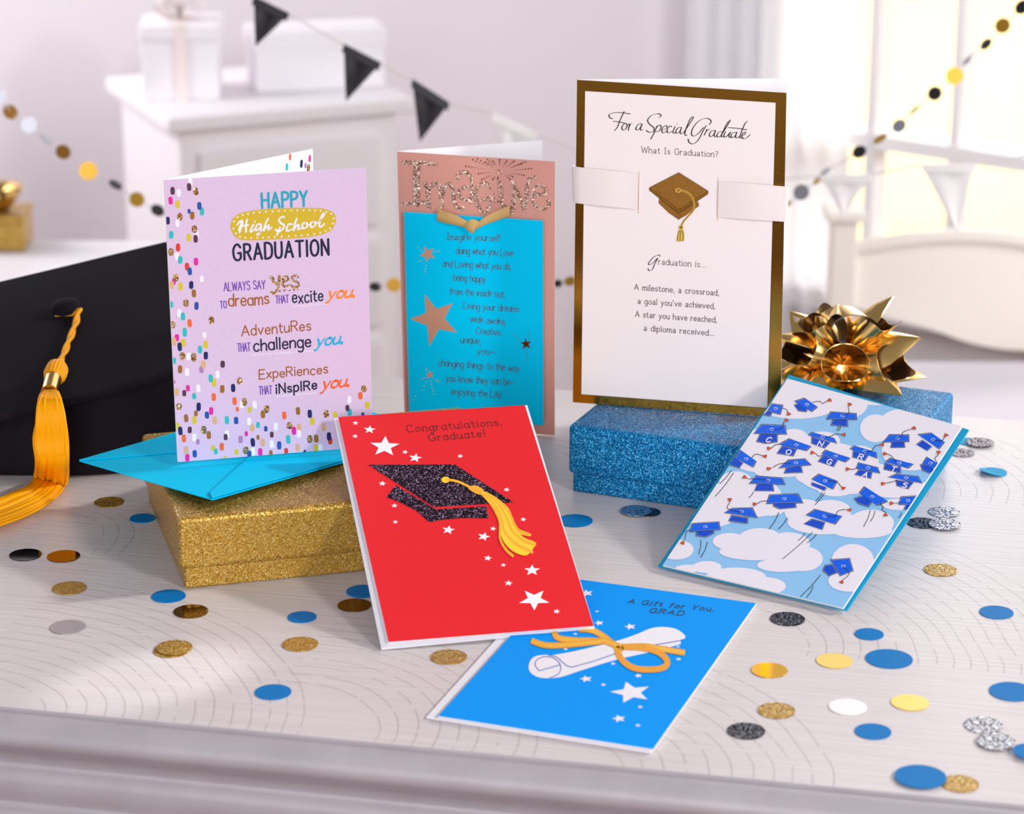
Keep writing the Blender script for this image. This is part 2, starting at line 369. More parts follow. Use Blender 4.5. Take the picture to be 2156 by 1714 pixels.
M.gsilver = glitter('silver_glitter', [(0, (120, 120, 130)), (.4, (176, 176, 182)), (.75, (214, 214, 218)), (1, (255, 255, 255))], 1250)
M.gslate = glitter('slate_glitter', [(0, (70, 62, 70)), (.5, (116, 106, 112)), (1, (190, 184, 190))], 1250)
M.gsteel = glitter('steel_blue_glitter', [(0, (70, 100, 126)), (.5, (112, 150, 178)), (1, (190, 214, 230))], 1250)
M.gcoal = glitter('black_glitter', [(0, (14, 12, 16)), (.7, (44, 42, 48)), (1, (150, 150, 160))], 1250)
M.cblue = mat('blue_card_stock', (0, 122, 196), .5, spec=.12)
M.ccyan = mat('cyan_card_stock', (0, 160, 210), .5, spec=.15)
M.mgold = mat('mirror_gold', (246, 196, 60), .08, 1.0)
M.mbronze = mat('mirror_bronze', (116, 84, 34), .08, 1.0)
M.mblack = mat('mirror_black', (14, 10, 12), .06, 0, .6)
M.msilver = mat('satin_silver', (196, 192, 196), .3, .8)
M.mwhite = mat('pearl_white', (250, 246, 246), .25)
M.mpale = mat('pale_gold', (250, 212, 98), .3, .45)
M.cloth = mat('black_cap_cloth', (27, 23, 30), .8, 0, .1, bump=(2200, .15, .0003))
M.tassel = mat('golden_tassel_thread', (255, 172, 0), .5, 0, .2)
M.brass = mat('brass_band', (222, 178, 104), .22, 1.0)
M.wall = mat('wall_paint', (238, 231, 238), .8)
M.wallw = mat('white_wall_paint', (240, 238, 242), .8)
M.furn = mat('white_painted_wood', (243, 238, 242), .5)
M.creamw = mat('cream_painted_wood', (246, 238, 228), .5)
M.gbox = mat('white_gift_paper', (250, 246, 252), .6)
M.floorm = mat('floor_boards', (118, 82, 62), .5, noise=(30, .2))
M.blackflag = mat('black_felt', (38, 36, 44), .5, 0, .5)
M.whiteflag = mat('white_paper_flag', (250, 248, 248), .6)
M.string = mat('string', (228, 222, 222), .7)
M.gdgold = mat('garland_gold', (196, 150, 48), .3, .6); M.gdbrown = mat('garland_bronze', (150, 104, 40), .3, .6); M.gdsil = mat('garland_silver', (176, 178, 188), .3, .5); M.gdblk = mat('garland_black', (34, 30, 36), .4)
M.bed = mat('bedspread', (218, 212, 222), .8)
M.frame = mat('window_paint', (250, 248, 250), .5)
M.curt = mat('sheer_curtain', (250, 250, 252), .7)
for _mm in (M.curt, M.whiteflag):      # thin cloth and paper let daylight through
    nt = _mm.node_tree; _t = nt.nodes.new('ShaderNodeBsdfTranslucent'); _t.inputs[0].default_value = (.95, .95, .97, 1); _m = nt.nodes.new('ShaderNodeMixShader'); _m.inputs[0].default_value = .6 if _mm is M.curt else .45
    nt.links.new(nt.nodes['Principled BSDF'].outputs[0], _m.inputs[1]); nt.links.new(_t.outputs[0], _m.inputs[2]); nt.links.new(_m.outputs[0], nt.nodes['Material Output'].inputs[0])
M.patio = mat('sunlit_terrace', (255, 231, 170), .8)

# ================================================================ TABLE
TYAW = math.radians(-12.4)
TE = at(0, 1487, 0); tu = V((math.cos(TYAW), math.sin(TYAW), 0)); tv = V((-math.sin(TYAW), math.cos(TYAW), 0))
def tp(a, b, z=0.0): return TE + tu * a + tv * b + V((0, 0, z))
TDEP = (at(1195, 822, 0) - TE).dot(tv)
FLOOR = -.80

def table_mat():
    m = bpy.data.materials.new('whitewashed_wood'); m.use_nodes = True; nt = m.node_tree; b = nt.nodes['Principled BSDF']; N = nt.nodes.new; L = nt.links.new
    def val(x): return x
    def math_(op, a, b_=None, c=None):
        n = N('ShaderNodeMath'); n.operation = op
        for i, v in enumerate((a, b_, c)):
            if v is None: continue
            if isinstance(v, (int, float)): n.inputs[i].default_value = v
            else: L(v, n.inputs[i])
        return n.outputs[0]
    tc = N('ShaderNodeTexCoord')
    nz = N('ShaderNodeTexNoise'); nz.inputs['Scale'].default_value = 9; nz.inputs['Detail'].default_value = 2
    L(tc.outputs['Object'], nz.inputs['Vector'])
    wob = N('ShaderNodeVectorMath'); wob.operation = 'SCALE'; wob.inputs['Scale'].default_value = .02
    sb = N('ShaderNodeVectorMath'); sb.operation = 'SUBTRACT'; sb.inputs[1].default_value = (.5, .5, .5)
    L(nz.outputs['Color'], sb.inputs[0]); L(sb.outputs[0], wob.inputs[0])
    ad = N('ShaderNodeVectorMath'); L(tc.outputs['Object'], ad.inputs[0]); L(wob.outputs[0], ad.inputs[1])
    sep = N('ShaderNodeSeparateXYZ'); L(ad.outputs[0], sep.inputs[0]); X, Y = sep.outputs[0], sep.outputs[1]
    br = N('ShaderNodeTexNoise'); br.inputs['Scale'].default_value = 90; br.inputs['Detail'].default_value = 2; L(tc.outputs['Object'], br.inputs['Vector'])
    dash = math_('GREATER_THAN', br.outputs[0], .41)
    total = None
    for cx, cy, r0, r1, sp, ky in GRAIN:
        dx = math_('SUBTRACT', X, cx); dy = math_('MULTIPLY', math_('SUBTRACT', Y, cy), ky)
        d = math_('SQRT', math_('ADD', math_('MULTIPLY', dx, dx), math_('MULTIPLY', dy, dy)))
        fr = math_('FRACT', math_('DIVIDE', d, sp))
        line = math_('LESS_THAN', math_('ABSOLUTE', math_('SUBTRACT', fr, .5)),   .04)
        inside = math_('MULTIPLY', math_('LESS_THAN', d, r1), math_('GREATER_THAN', d, r0))
        q = math_('MULTIPLY', math_('GREATER_THAN', dx, -.004), math_('GREATER_THAN', dy, -.004))
        k = math_('MULTIPLY', math_('MULTIPLY', line, inside), q)
        total = k if total is None else math_('MAXIMUM', total, k)
    total = math_('MULTIPLY', total, dash)
    mp = N('ShaderNodeMapping'); mp.inputs['Scale'].default_value = (7, 260, 1); L(tc.outputs['Object'], mp.inputs[0])
    st = N('ShaderNodeTexNoise'); st.inputs['Scale'].default_value = 1.6; st.inputs['Detail'].default_value = 5; L(mp.outputs[0], st.inputs['Vector'])
    streak = N('ShaderNodeMapRange'); streak.inputs[1].default_value = .35; streak.inputs[2].default_value = .7; L(st.outputs[0], streak.inputs[0])
    c1 = N('ShaderNodeMixRGB'); c1.inputs[1].default_value = (*lin((223, 216, 216)), 1); c1.inputs[2].default_value = (*lin((211, 202, 203)), 1); L(streak.outputs[0], c1.inputs[0])
    c2 = N('ShaderNodeMixRGB'); L(math_('MULTIPLY', total, .46), c2.inputs[0]); L(c1.outputs[0], c2.inputs[1]); c2.inputs[2].default_value = (*lin((150, 136, 134)), 1)
    L(c2.outputs[0], b.inputs['Base Color'])
    bp = N('ShaderNodeBump'); bp.inputs['Strength'].default_value = .6; bp.inputs['Distance'].default_value = .0006; bp.invert = True
    L(math_('ADD', total, math_('MULTIPLY', streak.outputs[0], .22)), bp.inputs['Height']); L(bp.outputs[0], b.inputs['Normal'])
    b.inputs['Roughness'].default_value = .36
    return m
def tl(x, y):
    p = at(x, y, 0) - TE; return p.dot(tu), p.dot(tv)
GRAIN = []
for cx, cy, ex, ey, sp in ((-150, 1500, 690, 1500, .0088), (560, 1520, 1130, 1560, .0088), (1080, 1600, 1800, 1640, .0095), (1480, 1340, 2300, 1330, .0085), (1030, 985, 1330, 985, .008), (30, 1130, 330, 1110, .008), (1640, 1010, 2250, 1010, .0085)):
    a = tl(cx, cy); b_ = tl(ex, ey); GRAIN.append((a[0], a[1] - .01, .05, b_[0] - a[0], sp, 1.0))
M.wood = table_mat()
M.woodedge = mat('whitewashed_wood_shaded', (180, 172, 179), .42, noise=(40, .08))  # top's whitewash, painted greyer so the colour carries the front edge's shade

table = thing('console_table', 'whitewashed wooden table with carved moulded front edge under all the cards', 'table', tp(.25, TDEP / 2, FLOOR))
A0, A1 = -.6, 1.1
tmb = MB()
tmb.slab([tp(A0, 0), tp(A1, 0), tp(A1, TDEP), tp(A0, TDEP)], (0, 0, 1), .02, M.wood)
top = tmb.build('table_top', table)
# the wood pattern reads table coordinates: give the mesh its own axes
top.data.transform(Matrix.Translation(WL[table.name] - TE)); top.data.transform(Matrix.Rotation(-TYAW, 4, 'Z')); top.rotation_euler = (0, 0, TYAW); top.location = TE - WL[table.name]
prof = [(.0, .0), (-.0012, -.0016), (-.0024, -.0022), (-.0036, -.0012), (-.006, -.0003), (-.0105, -.0006), (-.0150, -.0032), (-.0172, -.0070), (-.0172, -.0105), (-.0150, -.0135), (-.0100, -.0185), (-.0055, -.0235), (-.0048, -.0262), (-.0040, -.0275), (-.0066, -.0285), (-.0092, -.0305), (-.0100, -.034), (-.0092, -.041), (-.0066, -.0455), (-.0060, -.0475), (-.0095, -.0485), (-.0115, -.0515), (-.0105, -.0555), (-.0080, -.0575), (-.0086, -.0595), (-.0125, -.0610), (-.0125, -.15), (.0, -.15), (.02, -.15)]
emb = MB()
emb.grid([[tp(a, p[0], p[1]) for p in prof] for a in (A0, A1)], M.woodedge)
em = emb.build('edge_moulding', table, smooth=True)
for (a, b_) in ((A0 + .03, .03), (A1 - .09, .03), (A0 + .03, TDEP - .09), (A1 - .09, TDEP - .09)):
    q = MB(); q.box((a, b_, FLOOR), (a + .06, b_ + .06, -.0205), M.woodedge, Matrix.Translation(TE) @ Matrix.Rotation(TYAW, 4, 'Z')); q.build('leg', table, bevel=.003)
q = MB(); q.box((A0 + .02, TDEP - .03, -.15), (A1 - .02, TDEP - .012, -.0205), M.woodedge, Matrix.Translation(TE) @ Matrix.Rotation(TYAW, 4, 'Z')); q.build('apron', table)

# ================================================================ GIFT BOXES
def gift_box(name, label, fl, yaw, w, d, h, lid_z, m):
    t = thing(name, label, 'gift box', (fl[0], fl[1], 0))
    R = Matrix.Translation(V((fl[0], fl[1], 0))) @ Matrix.Rotation(math.radians(yaw), 4, 'Z')
    q = MB(); q.box((.0022, .0022, 0), (w - .0022, d - .0022, lid_z + .004), m, R); q.build('base', t, bevel=.0012)
    q = MB(); q.box((0, 0, lid_z), (w, d, h), m, R); q.build('lid', t, bevel=.0028, seg=3, smooth=False)
    return t, R
GT = .041
gbox, GR = gift_box('gift_box', 'gold glitter gift box with a lid lying under the bright blue envelope', (-.1738, 1.2965), 15.3, .1885, .142, GT, .0115, M.ggold)
BT = .0412
bbox, BR_ = gift_box('gift_box', 'blue glitter gift box under the tall gold framed card and the bow', (.0322, 1.4478), -22.8, .190, .146, BT, .0115, M.gblue)

# ================================================================ CARDS
def quad_on(pl, q, off=0.0): return [pl.at(x, y, off) for x, y in q]
def standing(z, quad, tilt=0.0):
    bl = at(*quad[3], z); br = at(*quad[2], z); u = (br - bl); yaw = math.degrees(math.atan2(u.y, u.x))
    uu, vv = uv_tilt(yaw, tilt); return Plane(bl, uu, vv, quad)
def card(name, label, quad, pl, back_tr, mfront, th=.0005, cat='greeting card'):
    P = quad_on(pl, quad); base = (P[2] + P[3]) / 2
    t = thing(name, label, cat, (base.x, base.y, min(P[2].z, P[3].z)))
    q = MB(); q.slab(P, pl.n, th, mfront, M.white, M.white); fp = q.build('front_panel', t)
    bp = None
    if back_tr:
        bt = at(back_tr[0], back_tr[1], P[0].z); e = bt - P[0]; e.z = 0
        pb = Plane(P[3] - pl.n * th * 2, e, P[0] - P[3])
        B = [P[0], P[0] + e, P[3] + e, P[3]]; B = [p - pl.n * th * 2 for p in B]
        q = MB(); q.slab(B, pb.n, th, M.white); bp = q.build('back_panel', t)
        return t, fp, bp, pb
    return t, fp, bp, None

# ---- lavender card
LQ = [(346, 379), (771, 353), (785, 940), (375, 973)]
LZ = .0475
lp = standing(LZ, LQ, .8)
lav, lfp, lbp, lpb = card('greeting_card', 'lavender high school graduation card with painted confetti standing on the blue envelope', LQ, lp, (659, 314), M.lav)
T1 = (330, 300, 4.587); T2 = (330, 630, 4.587)
CC = {'w': M.inkw, 'M': M.maroon, 'g': M.gfleck, 'P': M.pink, 'Y': M.yel, 'B': M.pblue, 'T': M.teal, 'b': M.brown, 'N': M.pnavy, 'R': M.pred, 'O': M.orange, 'A': M.tan, 'V': M.lil}
D1 = 'w325,380 M153,467 M313,430 w213,487 g380,472 P134,562 Y201,597 T437,667 B412,613 B313,665,.6 b343,706 w199,780 g223,717 N106,755 w383,890 g365,836 M376,930 T140,893 Y311,920 R206,1014 g138,1058 w194,1100 T227,1134 P379,1151 R293,1200 B319,1244 P165,1345,.8 g185,1308 A144,1378 Y229,1392 w435,1318,.8 N333,1377 b359,1458 g283,1550'
D2 = 'T141,52,.8 B384,65 w218,135 T253,167 O318,232 g528,203 g154,248,.9 T271,320,1.15 P195,372,.9 A169,410 Y256,420 N222,460,1.1 w461,348,.8 Y473,440 T418,487 N474,545 g248,550 w308,555 g358,563,1.15 T168,595,.8 V432,680,.9 A450,630 M637,628,.9 b226,677 w293,705 w588,728 Y553,807 T522,765 g800,788,.9 P166,800,.5 P301,860,.8 w402,860 M266,908,.8 A194,895 T362,937,.8 b633,868 N738,858,1.05 O551,945 O752,985 w822,1015 g847,992 O779,1063,.6 Y896,1067,.75 w947,1020 b1026,1112 g1062,1062 g215,1038,.9 N405,1040,1.1 b378,1103,.75 P526,1080 B485,1120,.9 b284,1150 Y364,1168 A560,1170 T678,1168,1.05 B767,1172,.95 w893,1180 Y200,1225,.9 N228,1272,1.1 M319,1263,.85 O262,1345 w363,1335 V397,1378,.7 g455,1263,1.1 b503,1313 w680,1305 M666,1332,.8 O628,1425 Y544,1440,.75 T571,1470,.75 P296,1530 A283,1460 B367,1493,.95 Y660,1540,.7 Y770,1475,.75 w930,1470 B895,1500 g860,1460 P1000,1478,1.05 N928,1383,1.1 b978,1335,.6 A1024,1385 w1110,1400 V810,1355,.95 P865,1300,.65 A921,1240 T978,1215,.8 B1053,1252,.7 M1111,1308,.75 w1150,1230 b1102,1485,.7 B1183,1412,1.05 T1270,1355,1.1 P1325,1270,1.05 g1282,1222,.9 w1373,1300 A1375,1238,.95 A1361,1432 R1250,1468,.8 O1232,1123 b1364,1080 Y1502,1178 N1478,1107,1.05 g1637,1107 A1612,1237 Y1722,1115,.8 g1478,1350 b1540,1347 R1675,1365 N1663,1325,1.05 w1580,1435 Y1538,1437,.9 N1430,1475,.5 T1864,1092,.9 M1842,1052,.8 B1991,1115,.6 w1860,972 O1967,932,.95 g2002,865,.9 Y2034,1022,.9'
ik = Ink(lp, T1)
rnd = random.Random(3)
for T, D in ((T1, D1), (T2, D2)):
    ik.T = T
    for i, s in enumerate(D.split()):
        c = s[0]; f = [float(v) for v in s[1:].split(',')]; k = f[2] if len(f) > 2 else 1
        g = c == 'g'
        ik.poly(ell(f[0], f[1], (27 if g else 21) * min(1.0, k + .1), 38 * k, 14, -.1 + rnd.random() * .12, .62 if not g else .85), CC[c], .0001 + .000012 * (i % 12))
ik.build('painted_confetti', lfp)
ik = Ink(lp, T1, .0002)
ik.text('HAPPY', (1018, 633), (1452, 612), 142, 23, M.hteal, gap=2.4)
ik.text('GRADUATION', (742, 1140), (1660, 1085), 150, 22, M.navy, gap=2.6)
ik.text('ALWAYS SAY', (650, 1437), (1048, 1412), 82, 9, M.purple, gap=1.6, jit=.6)
ik.text('THAT', (1150, 1555), (1275, 1545), 72, 9, M.purple, gap=1.4)
ik.text('excite', (1312, 1552), (1605, 1530), 112, 13, M.navy, gap=1.7, jit=.8)
ik.text('dreams', (697, 1582), (1083, 1558), 112, 13, M.sienna, gap=1.6, jit=.8)
ik.text('you.', (1652, 1510), (1905, 1490), 105, 24, M.oryou, slant=.28, gap=1.2, nib=(.5, .6))
ik.T = T2
ik.text('TO', (614, 88), (676, 84), 66, 9, M.purple)
ik.text('AdventuRes', (822, 358), (1488, 296), 98, 11, M.sienna, gap=1.7, jit=.8)
ik.text('THAT', (782, 506), (904, 498), 76, 9, M.purple)
ik.text('challenge', (938, 500), (1488, 460), 112, 14, M.navy, gap=1.6, jit=.7)
ik.text('you.', (1540, 455), (1790, 425), 105, 24, M.cyyou, slant=.28, gap=1.2, nib=(.5, .6))
ik.text('ExpeRiences', (992, 770), (1652, 715), 88, 11, M.sienna, gap=1.7, jit=.8)
ik.text('THAT', (990, 921), (1114, 912), 76, 9, M.purple)
ik.text('iNspIRe', (1154, 910), (1545, 868), 88, 14, M.navy, gap=2.1, jit=.7)
ik.text('you.', (1598, 868), (1850, 838), 105, 24, M.orange, slant=.28, gap=1.2, nib=(.5, .6))
for a, b_, n, yy in (((1320, 70), (1620, 45), 14, 0), ((930, 538), (1500, 500), 24, 0), ((1165, 940), (1530, 905), 17, 0)):
    for i in range(n):
        t = i / (n - 1); ik.poly(ell(a[0] + (b_[0] - a[0]) * t, a[1] + (b_[1] - a[1]) * t, 7, 7, 8), M.inkw)
ik.build('lettering', lfp)
ik = Ink(lp, T1, .00035)
ik.blob([(714, 810), (735, 740), (800, 688), (950, 655), (1130, 640), (1300, 633), (1500, 634), (1620, 644), (1705, 678), (1730, 740), (1715, 800), (1680, 850), (1580, 893), (1400, 920), (1100, 938), (870, 945), (790, 930), (735, 880)], M.must)
hole = [(740, 815), (752, 750), (815, 705), (960, 678), (1130, 664), (1300, 657), (1500, 655), (1610, 664), (1690, 692), (1712, 740), (1695, 795), (1660, 840), (1570, 874), (1400, 898), (1100, 915), (875, 922), (800, 908), (757, 868)]
d = crom(hole, 14, True); acc = 0
for i in range(1, len(d)):
    acc += math.hypot(d[i][0] - d[i - 1][0], d[i][1] - d[i - 1][1])
    if acc > 50: acc = 0; ik.poly(ell(d[i][0], d[i][1], 9, 9, 10), M.inkw, .00042)
HS = [[(775, 795), (800, 770), (820, 780), (800, 820), (795, 850)], [(795, 765), (820, 755), (828, 775), (800, 868)], [(872, 745), (862, 800), (862, 862)], [(800, 822), (830, 805), (885, 798)], [(935, 790), (905, 850), (915, 862), (945, 835)],
      [(1005, 790), (975, 790), (955, 830), (965, 850), (1000, 820)], [(1008, 795), (1000, 850), (985, 890), (970, 890), (1000, 860), (1045, 830)], [(1075, 735), (1045, 800), (1035, 850)], [(1040, 840), (1075, 800), (1082, 815), (1075, 845), (1112, 820)],
      [(1232, 722), (1205, 720), (1180, 750), (1200, 780), (1230, 800), (1215, 840), (1180, 860), (1150, 842)], [(1192, 820), (1176, 858), (1160, 892)], [(1305, 790), (1275, 790), (1255, 830), (1265, 855), (1310, 835)], [(1352, 735), (1330, 800), (1325, 848)], [(1328, 835), (1360, 795), (1372, 805), (1365, 840), (1400, 825)],
      [(1440, 775), (1415, 780), (1405, 810), (1420, 830), (1450, 815), (1452, 785), (1440, 775)], [(1450, 800), (1490, 790)], [(1515, 765), (1490, 775), (1485, 805), (1500, 820), (1530, 800), (1530, 770), (1515, 765)], [(1530, 790), (1570, 760), (1615, 700), (1605, 688), (1580, 740), (1570, 800), (1585, 815), (1620, 785)]]
for s in HS: ik.stroke(s, 21, M.inkw, .00042, nib=(.6, 1.0))
ik.poly(ell(948, 763, 9, 9, 10), M.inkw, .00042)
ik.build('title_badge', lfp, label='mustard yellow badge reading High School in white brush letters')
ik = Ink(lp, T1, .0004)
for s, w in (([(1098, 1300), (1120, 1310), (1130, 1350), (1165, 1365)], 24), ([(1185, 1290), (1180, 1350), (1165, 1420), (1140, 1455), (1105, 1450)], 24), ([(1210, 1350), (1265, 1330), (1262, 1298), (1230, 1300), (1215, 1345), (1230, 1390), (1285, 1380)], 20), ([(1362, 1300), (1340, 1285), (1310, 1300), (1320, 1335), (1360, 1350), (1370, 1380), (1335, 1400), (1305, 1385)], 20)):
    ik.stroke(s, w, M.gfleck)
for i in range(5): ik.poly(ell(1190 + i * 45, 1433 - i * 4, 11, 10, 10), M.gfleck)
ik.build('glitter_word', lfp, label='word yes in gold glitter')
# the inside of the back panel carries a few flecks
ik = Ink(lpb, T1, .00012)
for x, y, m, rx, ry in ((1288, 140, M.orange, 11, 32), (1258, 236, M.teal, 11, 36), (1398, 205, M.pnavy, 12, 40), (1438, 222, M.lil, 10, 26), (1478, 155, M.pink, 11, 34), (1466, 245, M.gfleck, 14, 36)):
    ik.poly(ell(x, y, rx, ry, 14, .06, .7), m, cl=False)
ik.build('painted_confetti', lbp)

# ---- imagine card
IQ = [(836, 319), (1169, 340), (1168, 917), (852, 893)]
ip = standing(0.0006, IQ, -.6)
ima, ifp, ibp, _ = card('greeting_card', 'rose pink card with a cyan poem sheet and raffia knot standing behind the red card', IQ, ip, (1141, 296), M.rose)
T3 = (820, 280, 5.714); T4 = (820, 570, 4.762)
ik = Ink(ip, T3, .0003)
for s, w in (([(172, 355), (360, 360), (558, 372)], 48), ([(335, 370), (325, 600), (330, 850)], 80), ([(155, 862), (290, 845), (430, 832)], 38), ([(432, 605), (462, 720), (475, 905)], 50), ([(470, 730), (510, 630), (570, 605), (612, 680), (626, 800), (632, 905)], 48), ([(640, 740), (680, 630), (728, 612), (765, 700), (780, 820), (820, 910), (858, 922), (888, 900)], 42),
             ([(828, 555), (822, 500), (880, 472), (950, 490), (985, 560), (995, 660), (990, 760), (980, 835)], 40), ([(985, 665), (900, 655), (838, 705), (850, 770), (920, 800), (985, 790)], 42), ([(1218, 660), (1170, 612), (1110, 612), (1050, 680), (1040, 780), (1070, 880), (1120, 960), (1180, 930), (1215, 840), (1248, 770)], 42), ([(1108, 808), (1180, 790), (1248, 752)], 36),
             ([(1330, 600), (1345, 720), (1343, 810), (1370, 880), (1425, 905)], 50), ([(1265, 832), (1335, 815)], 26), ([(1488, 590), (1500, 700), (1480, 955)], 50), ([(1490, 600), (1560, 760), (1622, 930)], 46), ([(1622, 925), (1645, 780), (1662, 620), (1690, 550), (1742, 530)], 46),
             ([(1730, 742), (1858, 738), (1878, 680), (1830, 632), (1760, 655), (1725, 745), (1738, 840), (1790, 908), (1860, 910), (1922, 860), (1900, 818)], 42)):
    ik.stroke(s, w, M.grose)
ik.poly(star(1330, 465, 44, .2, 1, .3), M.grose)
ik.build('glitter_title', ifp, label='word Imagine in rose glitter letters')
ik = Ink(ip, T3, .0002)
for x1, y1, n in ((1003, 322, 5), (920, 400, 7), (1072, 490, 5), (1112, 562, 5), (1060, 312, 4), (1180, 318, 4), (1245, 340, 3), (1325, 322, 4), (1410, 338, 4), (1500, 340, 5), (1585, 373, 5), (1632, 350, 6), (1705, 430, 7), (1618, 508, 6), (1455, 560, 4), (1482, 525, 3), (1300, 555, 3), (1240, 560, 3), (1160, 355, 4)):
    for i in range(n):
        t = 1 - i * .62 / max(n, 4); r = 10 * (.4 + .6 * (1 - i / n))
        ik.poly(ell(1325 + (x1 - 1325) * t, 462 + (y1 - 462) * t, r, r, 8), M.inkr)
ik.build('starburst_dots', ifp)
# raised cyan sheet
SQ = [(850.5, 446), (1143.5, 464.5), (1144, 896), (862, 876)]
sp_ = Plane(ip.P + ip.n * .0022, ip.u, ip.v, SQ)
q = MB(); q.slab(quad_on(sp_, SQ), sp_.n, .0006, M.cyan, M.white); sheet = q.build('poem_sheet', ima, label='bright cyan poem sheet')
ik = Ink(sp_, T3)
def hand(t, a, b_, cap, T):
    ik.T = T; ik.text(t, a, b_, cap, 7.5 if T is T3 else 6.2, M.inkp, slant=.12, jit=.9, gap=1.15, alt='I' if t[0] == 'I' else False)
hand('Imagine yourself', (690, 1285), (1325, 1300), 82, T3)
hand('doing what you Love', (800, 1455), (1485, 1480), 82, T3)
hand('and Loving what you do,', (642, 1608), (1462, 1648), 82, T3)
for t, a, b_ in (('being happy', (640, 98), (962, 118)), ('from the inside out,', (604, 236), (1156, 266)), ('Living your dreams', (742, 380), (1298, 416)), ('wide awake,', (812, 514), (1164, 540)), ('Creative,', (868, 634), (1120, 648)), ('unique,', (712, 722), (914, 736)), ('you-', (878, 832), (1058, 842)), ('changing things to the way', (488, 952), (1302, 1014)), ('you know they can be-', (566, 1110), (1245, 1148)), ('enjoying the Life', (618, 1240), (1118, 1274))):
    hand(t, a, b_, 68, T4)
ik.build('poem_lettering', sheet)
def foil_star(T, tips, m, trails, r=5.6):
    k = Ink(sp_, T); k.poly(startips(tips), m); k.build('foil_star', sheet, label='copper foil star' if m is M.copper else 'dark bronze foil star')
    k = Ink(sp_, T)
    for x0, y0, x1, y1, n in trails:
        for i in range(n):
            t = i / max(1, n - 1); k.poly(ell(x0 + (x1 - x0) * t, y0 + (y1 - y0) * t, r, r, 8), M.inkp if m is M.foild else m)
    if trails: k.build('star_trail', sheet)
foil_star(T4, [(350, 235), (632, 325), (677, 622), (400, 755), (208, 483)], M.copper, ())
foil_star(T4, [(1362, 675), (1420, 705), (1418, 783), (1335, 790), (1310, 718)], M.foild, ((1305, 695, 1247, 645, 4), (1393, 686, 1402, 612, 4), (1373, 790, 1378, 882, 4), (1308, 757, 1308, 757, 1)))
foil_star(T4, [(398, 1000), (442, 1020), (435, 1075), (378, 1082), (362, 1040)], M.copper, ((370, 1000, 370, 980, 2), (362, 1075, 322, 1090, 3), (460, 1092, 497, 1112, 3), (370, 1120, 325, 1195, 3), (412, 1108, 445, 1235, 5), (263, 1255, 238, 1295, 2)))
foil_star(T3, [(415, 1355), (530, 1385), (552, 1512), (447, 1557), (360, 1478)], M.copper, ((393, 1422, 345, 1380, 3), (540, 1432, 605, 1418, 3), (415, 1518, 348, 1550, 3), (440, 1598, 428, 1668, 3)), 6.2)
# raffia knot
def bent(pl, T, top, bot, h0, h1, m):
    q = MB(); k = Ink(pl, T); rows = []
    n = len(top)
    for off in (0, .0007):
        r = []
        for pts in (top, bot):
            r.append([pl.at(*k.px(p), h0 + (h1 - h0) * (i / (n - 1)) + .0012 * math.sin(math.pi * i / (n - 1)) - off) for i, p in enumerate(pts)])
        rows.append(r)
    (a, b_), (c, d) = rows
    mid = [(p + q_) / 2 + pl.n * .0006 for p, q_ in zip(a, b_)]
    q.grid([a, mid, b_, d, c, a], m); return q
q = bent(sp_, T3, [(590, 905), (680, 945), (770, 975), (850, 1015), (945, 1065)], [(566, 1055), (650, 1080), (730, 1096), (820, 1115), (912, 1138)], .0006, .0025, M.raffia)
tie = q.build('raffia_tie', ima, smooth=True)
q = bent(sp_, T3, [(1062, 1080), (1120, 1030), (1190, 985), (1300, 930), (1450, 872)], [(1045, 1165), (1110, 1120), (1200, 1085), (1320, 1045), (1447, 1000)], .0025, .001, M.raffia); q.build('tie_end', tie, smooth=True)
q = bent(sp_, T3, [(925, 1085), (960, 1050), (1000, 1034), (1050, 1050), (1086, 1072)], [(898, 1130), (930, 1165), (1000, 1216), (1025, 1180), (1050, 1130)], .0035, .0035, M.raffia); q.build('knot', tie, smooth=True)

# ---- gold framed card
GQ = [(1215, 168), (1656, 195.5), (1643, 880), (1206, 847)]
gp = standing(BT + .0004, GQ, 0)
gca, gfp, gbp, _ = card('greeting_card', 'tall gold foil bordered special graduate card standing on the blue glitter box', GQ, gp, (1657, 166), M.foil)
T5 = (1190, 150, 4.4); T6 = (1190, 510, 4.4)
CQ = [(1232, 192), (1633, 216.5), (1615.5, 859), (1224, 830)]
ik = Ink(gp, (0, 0, 1), .0003)
ik.raw([(1231, 190.8), (1634.2, 215.3), (1616.8, 860.6), (1222.8, 831)], M.foild, .0002)
ik.build('gold_outline', gfp)
cp_ = Plane(gp.P + gp.n * .0008, gp.u, gp.v, CQ)
q = MB(); q.slab(quad_on(cp_, CQ), cp_.n, .0006, M.cream, M.cream); cpan = q.build('cream_panel', gca, label='cream inner panel')
ik = Ink(cp_, T5)
